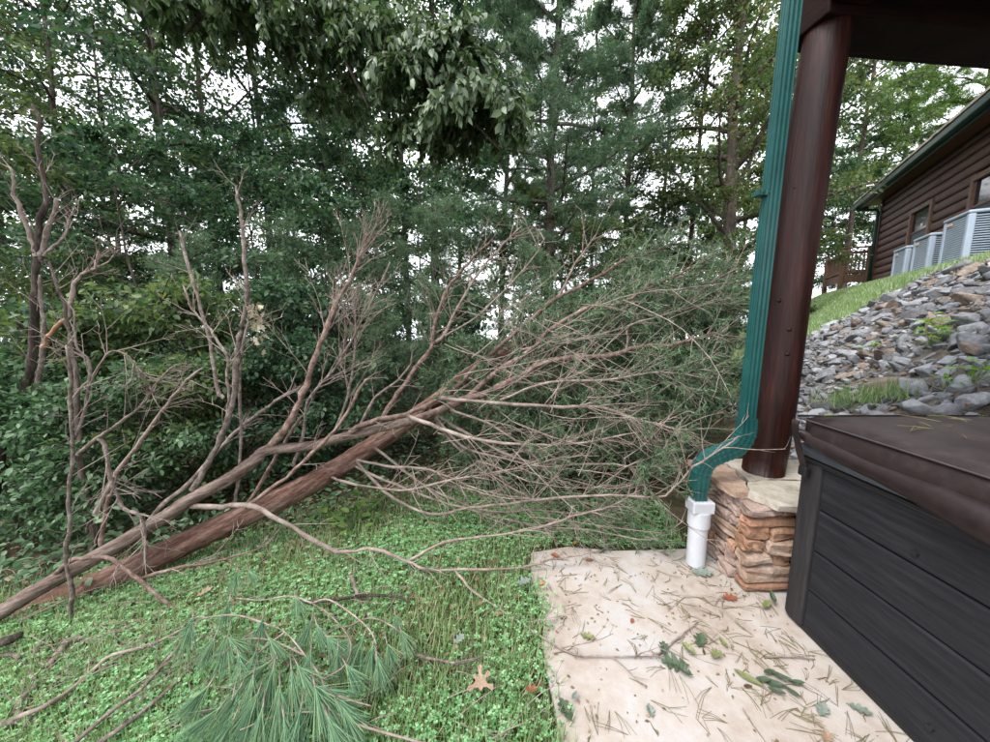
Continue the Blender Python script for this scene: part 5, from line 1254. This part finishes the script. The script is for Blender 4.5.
# ---- single fallen leaves
def leaf_outline(kind, r):
    if kind == 'oak':
        h = [(0, .02), (.1, .05), (.2, .20), (.29, .24), (.34, .10), (.46, .30), (.56, .36), (.60, .13), (.72, .28), (.80, .26), (.84, .10), (.94, .09), (1, 0)]
    elif kind == 'star':
        h = [(-.05, .03), (-.02, .20), (-.14, .42), (-.06, .50), (.14, .30), (.24, .17), (.40, .36), (.56, .42), (.58, .34), (.42, .14), (.74, .10), (1, 0)]
    else:
        h = [(0, .02), (.12, .09), (.3, .16), (.5, .175), (.7, .14), (.88, .07), (1, 0)]
    return [(a + r.uniform(-.01, .01), b * r.uniform(.9, 1.1)) for a, b in h]
def fallen_leaf(label, u, v, size, rot, kind, m, curl=.25, z=.006, lift=.0, group='fallen leaves'):
    r = random.Random(int(u * 7 + v)); bm = bmesh.new()
    if kind == 'star':
        c0 = bm.verts.new((0, 0, .012)); R_ = [(90, 1.0), (62, .34), (38, .92), (10, .36), (-22, .95), (-60, .34), (-90, .5), (-120, .34), (-158, .95), (170, .36), (142, .62), (118, .34)]
        rim = []
        for (an, rad) in R_:
            an = math.radians(an)
            for (da, rf_, zz) in ((-.10, .93, -.0), (0, 1, -.012), (.10, .93, -.0)) if rad > .5 else ((0, 1, .006),):
                rim.append(bm.verts.new((math.cos(an + da) * rad * rf_ * size * .62, math.sin(an + da) * rad * rf_ * size * .62, zz * size * 8 * curl + .012)))
        for i in range(len(rim)): bm.faces.new((c0, rim[i], rim[(i + 1) % len(rim)]))
        bmesh.ops.recalc_face_normals(bm, faces=bm.faces); bmesh.ops.solidify(bm, geom=list(bm.faces), thickness=.0012)
        o = bm_obj('leaf', bm, m); o.location = G(u, v, z + lift); o.rotation_euler = (.45, .1, rot)
        return tag(o, label, 'leaf', group)
    h = leaf_outline(kind, r)
    def crv(x, y):
        return curl * size * (abs(y) * 1.1 + (x - .45) ** 2 * .8) + .02 * size * math.sin(x * 9 + y * 12)
    mid = [bm.verts.new(((a - .4) * size, 0, crv(a, 0))) for a, b in h]
    for sgn in (1, -1):
        ed = [bm.verts.new(((a - .4) * size, sgn * b * size, crv(a, b))) for a, b in h]
        for i in range(len(h) - 1):
            try: bm.faces.new((mid[i], mid[i + 1], ed[i + 1], ed[i]) if sgn > 0 else (ed[i], ed[i + 1], mid[i + 1], mid[i]))
            except ValueError: pass
    bmesh.ops.remove_doubles(bm, verts=list(bm.verts), dist=.0002)
    bmesh.ops.triangulate(bm, faces=list(bm.faces))
    bmesh.ops.solidify(bm, geom=list(bm.faces), thickness=.0012)
    p = G(u, v, z + lift); bmesh.ops.scale(bm, vec=(.82, .82, .82), verts=list(bm.verts)); o = bm_obj('leaf', bm, None); o.data.materials.append(m)
    o.location = p; o.rotation_euler = (r.uniform(-.15, .15), r.uniform(-.15, .15), rot)
    tag(o, label, 'leaf', group)
    return o
def lfm(nm, c0, c1): return noisy(nm, [(.3, c0), (.7, c1)], 30, rough=.6, bump=.3, bdist=.002)
M['l_tan'] = lfm('leaf_tan', (.20, .13, .085), (.34, .24, .165)); M['l_orange'] = lfm('leaf_orange', (.55, .10, .01), (.70, .30, .02))
M['l_rust'] = lfm('leaf_rust', (.16, .045, .025), (.28, .10, .05)); M['l_green'] = lfm('leaf_green', (.030, .050, .026), (.075, .105, .060))
M['l_grey'] = lfm('leaf_greygreen', (.10, .13, .11), (.20, .24, .20)); M['l_olive'] = lfm('leaf_olive', (.11, .13, .05), (.20, .21, .09)); M['l_brown'] = lfm('leaf_brown', (.05, .028, .02), (.11, .06, .04))
fallen_leaf('large tan star-shaped leaf lying on the clover', 480, 683, .088, .15, 'star', M['l_tan'], .3, lift=.05)
fallen_leaf('tan leaf between the fallen trunk and the pine bough', 203, 593, .085, 1.0, 'oak', M['l_tan'], .3, lift=.05)
fallen_leaf('bright orange leaf at the patio corner', 541, 584, .045, .4, 'plain', M['l_orange'], .3)
fallen_leaf('rust-red leaf at the far edge of the patio, left one', 556, 556, .075, 2.2, 'oak', M['l_rust'], .3)
fallen_leaf('rust-red leaf at the far edge of the patio, right one', 588, 560, .06, .2, 'oak', M['l_rust'], .35)
fallen_leaf('orange-brown leaf on the far patio edge under twigs', 575, 543, .06, 1.1, 'plain', M['l_orange'], .4)
fallen_leaf('small rust leaf beside the orange-brown one', 591, 544, .05, 2.6, 'plain', M['l_rust'], .4)
fallen_leaf('dark rust leaf alone on the pale patio', 632, 621, .035, .9, 'oak', M['l_rust'], .35)
fallen_leaf('olive lobed leaf in the middle of the patio', 590, 637, .085, 2.7, 'oak', M['l_olive'], .2)
fallen_leaf('small dark green leaf left of the patio middle', 563, 618, .045, .3, 'plain', M['l_brown'], .3)
fallen_leaf('grey-green leaf at the foot of the drain pipe', 700, 573, .14, -.2, 'oak', M['l_grey'], .25)
fallen_leaf('big dark green lobed leaf at the end of the long twig', 678, 664, .13, 2.9, 'oak', M['l_green'], .25)
fallen_leaf('green leaf overlapping the lobed one at the twig end', 700, 642, .10, .9, 'oak', M['l_green'], .3)
fallen_leaf('pale olive leaf beside the twig end', 724, 643, .075, 1.5, 'plain', M['l_olive'], .2)
fallen_leaf('long olive leaf in the leafy sprig near the hot tub', 745, 676, .115, -.75, 'plain', M['l_olive'], .2)
fallen_leaf('dark green slender leaf of the sprig near the hot tub', 771, 683, .10, -.35, 'plain', M['l_green'], .3)
fallen_leaf('upper slender green leaf of the sprig near the hot tub', 780, 676, .09, -.75, 'plain', M['l_green'], .35, lift=.012)
fallen_leaf('grey-green leaf below the sprig, left one', 822, 711, .075, .6, 'oak', M['l_grey'], .25)
fallen_leaf('grey-green leaf below the sprig, right one', 857, 708, .085, -.7, 'oak', M['l_grey'], .25)
fallen_leaf('rust-brown leaf at the foot of the stone pier', 728, 598, .10, .1, 'oak', M['l_rust'], .3)
fallen_leaf('olive leaf between stone pier and hot tub', 766, 605, .10, .6, 'plain', M['l_olive'], .3, lift=.015)
fallen_leaf('green upright leaf between stone pier and hot tub', 773, 598, .09, 1.2, 'plain', M['l_green'], .4, lift=.03)
fallen_leaf('crumpled brown leaf near the bottom edge of the patio', 826, 739, .06, .5, 'oak', M['l_tan'], .7)
fallen_leaf('grey leaf low on the patio', 651, 712, .055, 1.5, 'oak', M['l_grey'], .3)
fallen_leaf('dark green leaf on the patio edge beside the clover', 567, 712, .10, 1.9, 'oak', M['l_green'], .25, lift=.01)
fallen_leaf('pale grey leaf on the patio edge', 574, 696, .05, .9, 'plain', M['l_grey'], .3, lift=.02)
fallen_leaf('rusty curled leaf right of the star-shaped leaf', 530, 690, .06, .2, 'oak', M['l_rust'], .6, lift=.03)
fallen_leaf('brown leaf on the sprig of the hot tub side', 747, 686, .045, .1, 'plain', M['l_brown'], .3)
fallen_leaf('dark brown leaf scrap under the green twig-end leaves', 704, 652, .035, 1.2, 'plain', M['l_brown'], .3)
fallen_leaf('grey-green leaf tangled in the grass above the star leaf', 458, 640, .07, .7, 'oak', M['l_grey'], .3, lift=.04)
fallen_leaf('grey-green oak leaf at the patio corner in the clover', 522, 582, .10, .3, 'oak', M['l_grey'], .25, lift=.05)
fallen_leaf('olive leaf lying on the vinyl spa cover edge', 828, 415, .06, .2, 'plain', M['l_olive'], .2, z=1.0)
for i, (uu, vv, ro) in enumerate(((762, 679, -.15), (775, 690, -.5), (790, 690, -.9), (768, 672, .3), (795, 682, -.2))):
    fallen_leaf(('lowest', 'second lowest', 'rightmost', 'topmost', 'right-hand')[i] + ' narrow green leaflet of the sprig near the hot tub', uu, vv, .07, ro, 'plain', M['l_green'], .3, lift=.008)
for i, (uu, vv, ro, k_) in enumerate(((690, 650, 2.2, 'oak'), (664, 650, 1.2, 'oak'), (715, 655, .4, 'oak'), (686, 672, 2.5, 'oak'))):
    fallen_leaf(('upper', 'left', 'right', 'lower')[i] + ' crumpled green leaf of the cluster at the twig end', uu, vv, .075, ro, k_, M['l_green'] if i % 2 else M['l_olive'], .5, lift=.01)
# loose twigs on the patio
def twig(label, a, b, r_, z=.006):
    p, q = G(*a, z), G(*b, z + .004); tb = Tubes(); m_ = (p + q) / 2 + Vector((.006, .004, .004))
    tb.add(spline([Vector((0, 0, 0)), m_ - p, q - p], 5), np.linspace(r_, r_ * .6, 11), 7, wob=.08)
    o = tb.obj('twig', M['bark_twig']); o.location = p; tag(o, label, 'twig', 'loose twigs on the patio')
twig('short bare twig lying near the hot tub base', (764, 657), (815, 659), .004)
twig('brown twig leading to the green leaves on the patio', (658, 655), (698, 622), .004)
twig('thin twig near the patio corner', (540, 600), (545, 625), .003)

# ---- fallen white pine bough in the lower left
pbz = G(330, 742, 0)
pbo = thing('pine_bough', 'fallen white pine bough with long blue-green needle tufts in the lower left', 'pine bough', pbz)
B = np.array(pbz); rp = random.Random(17)
stems_px = [([(430, 745), (360, 725), (330, 712), (280, 715), (240, 730)], .07, .09), ([(330, 712), (322, 680), (305, 655), (285, 632), (262, 622)], .10, .13), ([(305, 655), (270, 640), (240, 640), (222, 655)], .10, .12),
            ([(322, 680), (345, 665), (350, 640), (330, 615), (312, 603)], .10, .14), ([(312, 603), (290, 596), (262, 600), (236, 598)], .12, .14), ([(312, 603), (330, 600), (362, 622), (375, 640), (376, 660)], .13, .10),
            ([(345, 628), (372, 618), (400, 632), (410, 652)], .12, .08), ([(285, 632), (262, 650), (240, 672), (232, 700)], .12, .10), ([(262, 622), (235, 615), (205, 618), (190, 625)], .12, .14), ([(322, 690), (350, 700), (372, 706)], .12, .1)]
heads = []
for i, (pts, z0, z1) in enumerate(stems_px):
    p3 = [np.array(G(u, v, .03 + z0 + (z1 - z0) * k / (len(pts) - 1))) - B for k, (u, v) in enumerate(pts)]
    tb = Tubes(); q = spline(p3, 5); tb.add(q, np.linspace(.0042, .0022, len(q)), 6, wob=.06); tb.obj('stem', M['bark_twig'], pbo)
for (u, v, du, dv, z, L) in ((191, 623, -10, 34, .14, .13), (228, 605, -8, 28, .13, .10), (236, 575, -6, 26, .12, .10), (250, 572, 14, 24, .12, .09), (228, 636, -10, 40, .12, .14), (232, 640, 20, 14, .13, .10), (236, 694, -22, 36, .10, .12),
                          (262, 622, -4, 24, .13, .09), (296, 600, 6, 30, .13, .10), (318, 628, 10, 30, .12, .09), (272, 672, -10, 34, .14, .13), (292, 674, 4, 40, .15, .15), (265, 665, -28, 20, .14, .13), (300, 668, 24, 36, .15, .14), (280, 690, 0, 44, .13, .15),
                          (316, 692, 8, 40, .14, .14), (322, 690, 30, 26, .13, .13), (337, 655, -4, 34, .11, .09), (362, 640, -14, 34, .12, .11), (372, 650, -6, 34, .11, .10), (378, 662, 4, 26, .10, .10), (396, 618, 6, 30, .09, .08), (402, 634, 10, 34, .09, .10),
                          (205, 690, -20, 26, .10, .11), (240, 660, 8, 30, .12, .11), (252, 680, -10, 36, .13, .12), (310, 655, -6, 36, .13, .11), (262, 712, -6, 34, .12, .12), (330, 722, 12, 30, .10, .12), (285, 722, 6, 30, .10, .12), (230, 726, -14, 26, .09, .11), (350, 645, 6, 32, .10, .09), (310, 625, -10, 30, .12, .09), (213, 640, -14, 26, .11, .10), (345, 712, 16, 22, .10, .1), (388, 648, 6, 28, .09, .09), (255, 655, -10, 32, .12, .1),
                          (255, 700, -16, 36, .12, .13), (300, 712, -8, 36, .12, .14), (338, 700, 22, 22, .12, .10), (215, 712, -26, 26, .10, .12), (330, 640, 24, 30, .12, .10), (270, 640, 18, 30, .12, .11), (348, 668, 18, 30, .11, .1)):
    z = z + .03; p = np.array(G(u, v, z)); q = np.array(G(u + du, v + dv, z * .5 + .02)); d = unit(q - p)
    n = rp.randint(56, 80); axs = unit(d[None] + rng.standard_normal((n, 3)) * .24)
    t0 = rng.random((n, 1)) * .25 * L
    lens = L * rng.uniform(.75, 1.1, n)
    st0 = p - B + d * t0 - d * .02; en0 = st0 + axs * lens[:, None] + np.array([0, 0, -.12]) * lens[:, None] ** 2 * 8 * .1
    en0[:, 2] = np.maximum(en0[:, 2], .03)
    sv, sf = sticks(st0, en0, .0012, .0006)
    link('needle_tuft', mesh_np('needle_tuft', sv, sf), M['pine'], pbo)
    tb = Tubes(); tb.add([p - B - d * .05 + np.array([0, 0, .01]), p - B - d * .02, p - B + d * .012], [.002, .0026, .0012], 5); tb.obj('twig_tip', M['bark_twig'], pbo)

M['leaf_weed'] = leafmat('leaf_weed', [(.10, .24, .03), (.16, .34, .04), (.22, .40, .06)], .4)
# ---- weeds on the rock bank and a leafy sprig by the trunk
def weed(name, label, c, n, size, spread, m, tpl=T_LEAF, h=.06, cat_='weed'):
    pos = rng.standard_normal((n, 3)) * np.array([spread, spread, 0]); pos[:, 2] = np.abs(rng.normal(h * .6, h * .4, n)); a = rng.uniform(0, 6.28, n)
    lv, lf = leaves(pos, np.stack([np.cos(a), np.sin(a), rng.normal(.1, .3, n)], -1), unit(np.array([0, -.3, 1.]) + rng.standard_normal((n, 3)) * .35), size * rng.uniform(.7, 1.2, n), tpl)
    t = thing(name, label, cat_, c)
    link('foliage', mesh_np('foliage', lv, lf), m, t)
    sv, sf = sticks(np.repeat([[0, 0, -.04]], n, 0), pos, .002, .001); link('stems', mesh_np('stems', sv, sf), M['grass'], t)
def hillpt(u, v):
    d = ray(u, v); lo = .004
    for k in range(4000):
        t = .004 + k * .00001 * 1.0 * 1.2
        x, y, z = d[0] * t, d[1] * t, CAM_H + d[2] * t
        if z < gz(x, y): return Vector((x, y, z))
    return Vector((x, y, z))
weed('leafy_weed', 'bright green leafy weed in the middle of the rock bank', hillpt(925, 352) + Vector((-.06, -.08, .10)), 26, .10, .07, M['leaf_weed'], T_LOBED, .20)
weed('leafy_weed', 'small bright weed low between rocks at right', hillpt(968, 388) + Vector((-.05, -.06, .08)), 18, .06, .05, M['leaf_weed'], T_LOBED, .12)
weed('leafy_weed', 'tiny bright weed between the left rocks', hillpt(868, 356) + Vector((-.06, -.08, .08)), 10, .07, .04, M['leaf_weed'], T_LEAF, .08)
weed('leafy_weed', 'small weed right of the grass tuft on the rock bank', hillpt(938, 394) + Vector((-.05, -.06, .08)), 12, .06, .04, M['leaf_weed'], T_LEAF, .1)
for i, (u, v, lb) in enumerate(((872, 402, 'wispy grass tuft just above the spa cover at left'), (898, 398, 'wispy grass tuft right of the first tuft above the cover'), (846, 405, 'small grass tuft close to the log post'))):
    c = hillpt(u, v); n = 260; pos = rng.standard_normal((n, 3)) * np.array([.10, .10, 0]); a = rng.uniform(0, 6.28, n)
    lv, lf = leaves(pos, unit(np.stack([np.cos(a) * .7, np.sin(a) * .7, rng.uniform(.4, 1.3, n)], -1)), np.stack([-np.cos(a), -np.sin(a), np.full(n, .4)], -1), rng.uniform(.08, .2, n), T_BLADE, .035)
    o = link('grass_tuft', mesh_np('grass_tuft', lv, lf), M['grass'], None, 'stuff'); o.location = c; tag(o, lb, 'grass tuft')
weed('leafy_sprig', 'fresh green leafy sprig under the fallen trunk in the grass', G(352, 520, .04), 46, .075, .11, M['leaf_light'], T_LEAF, .10, 'plant')
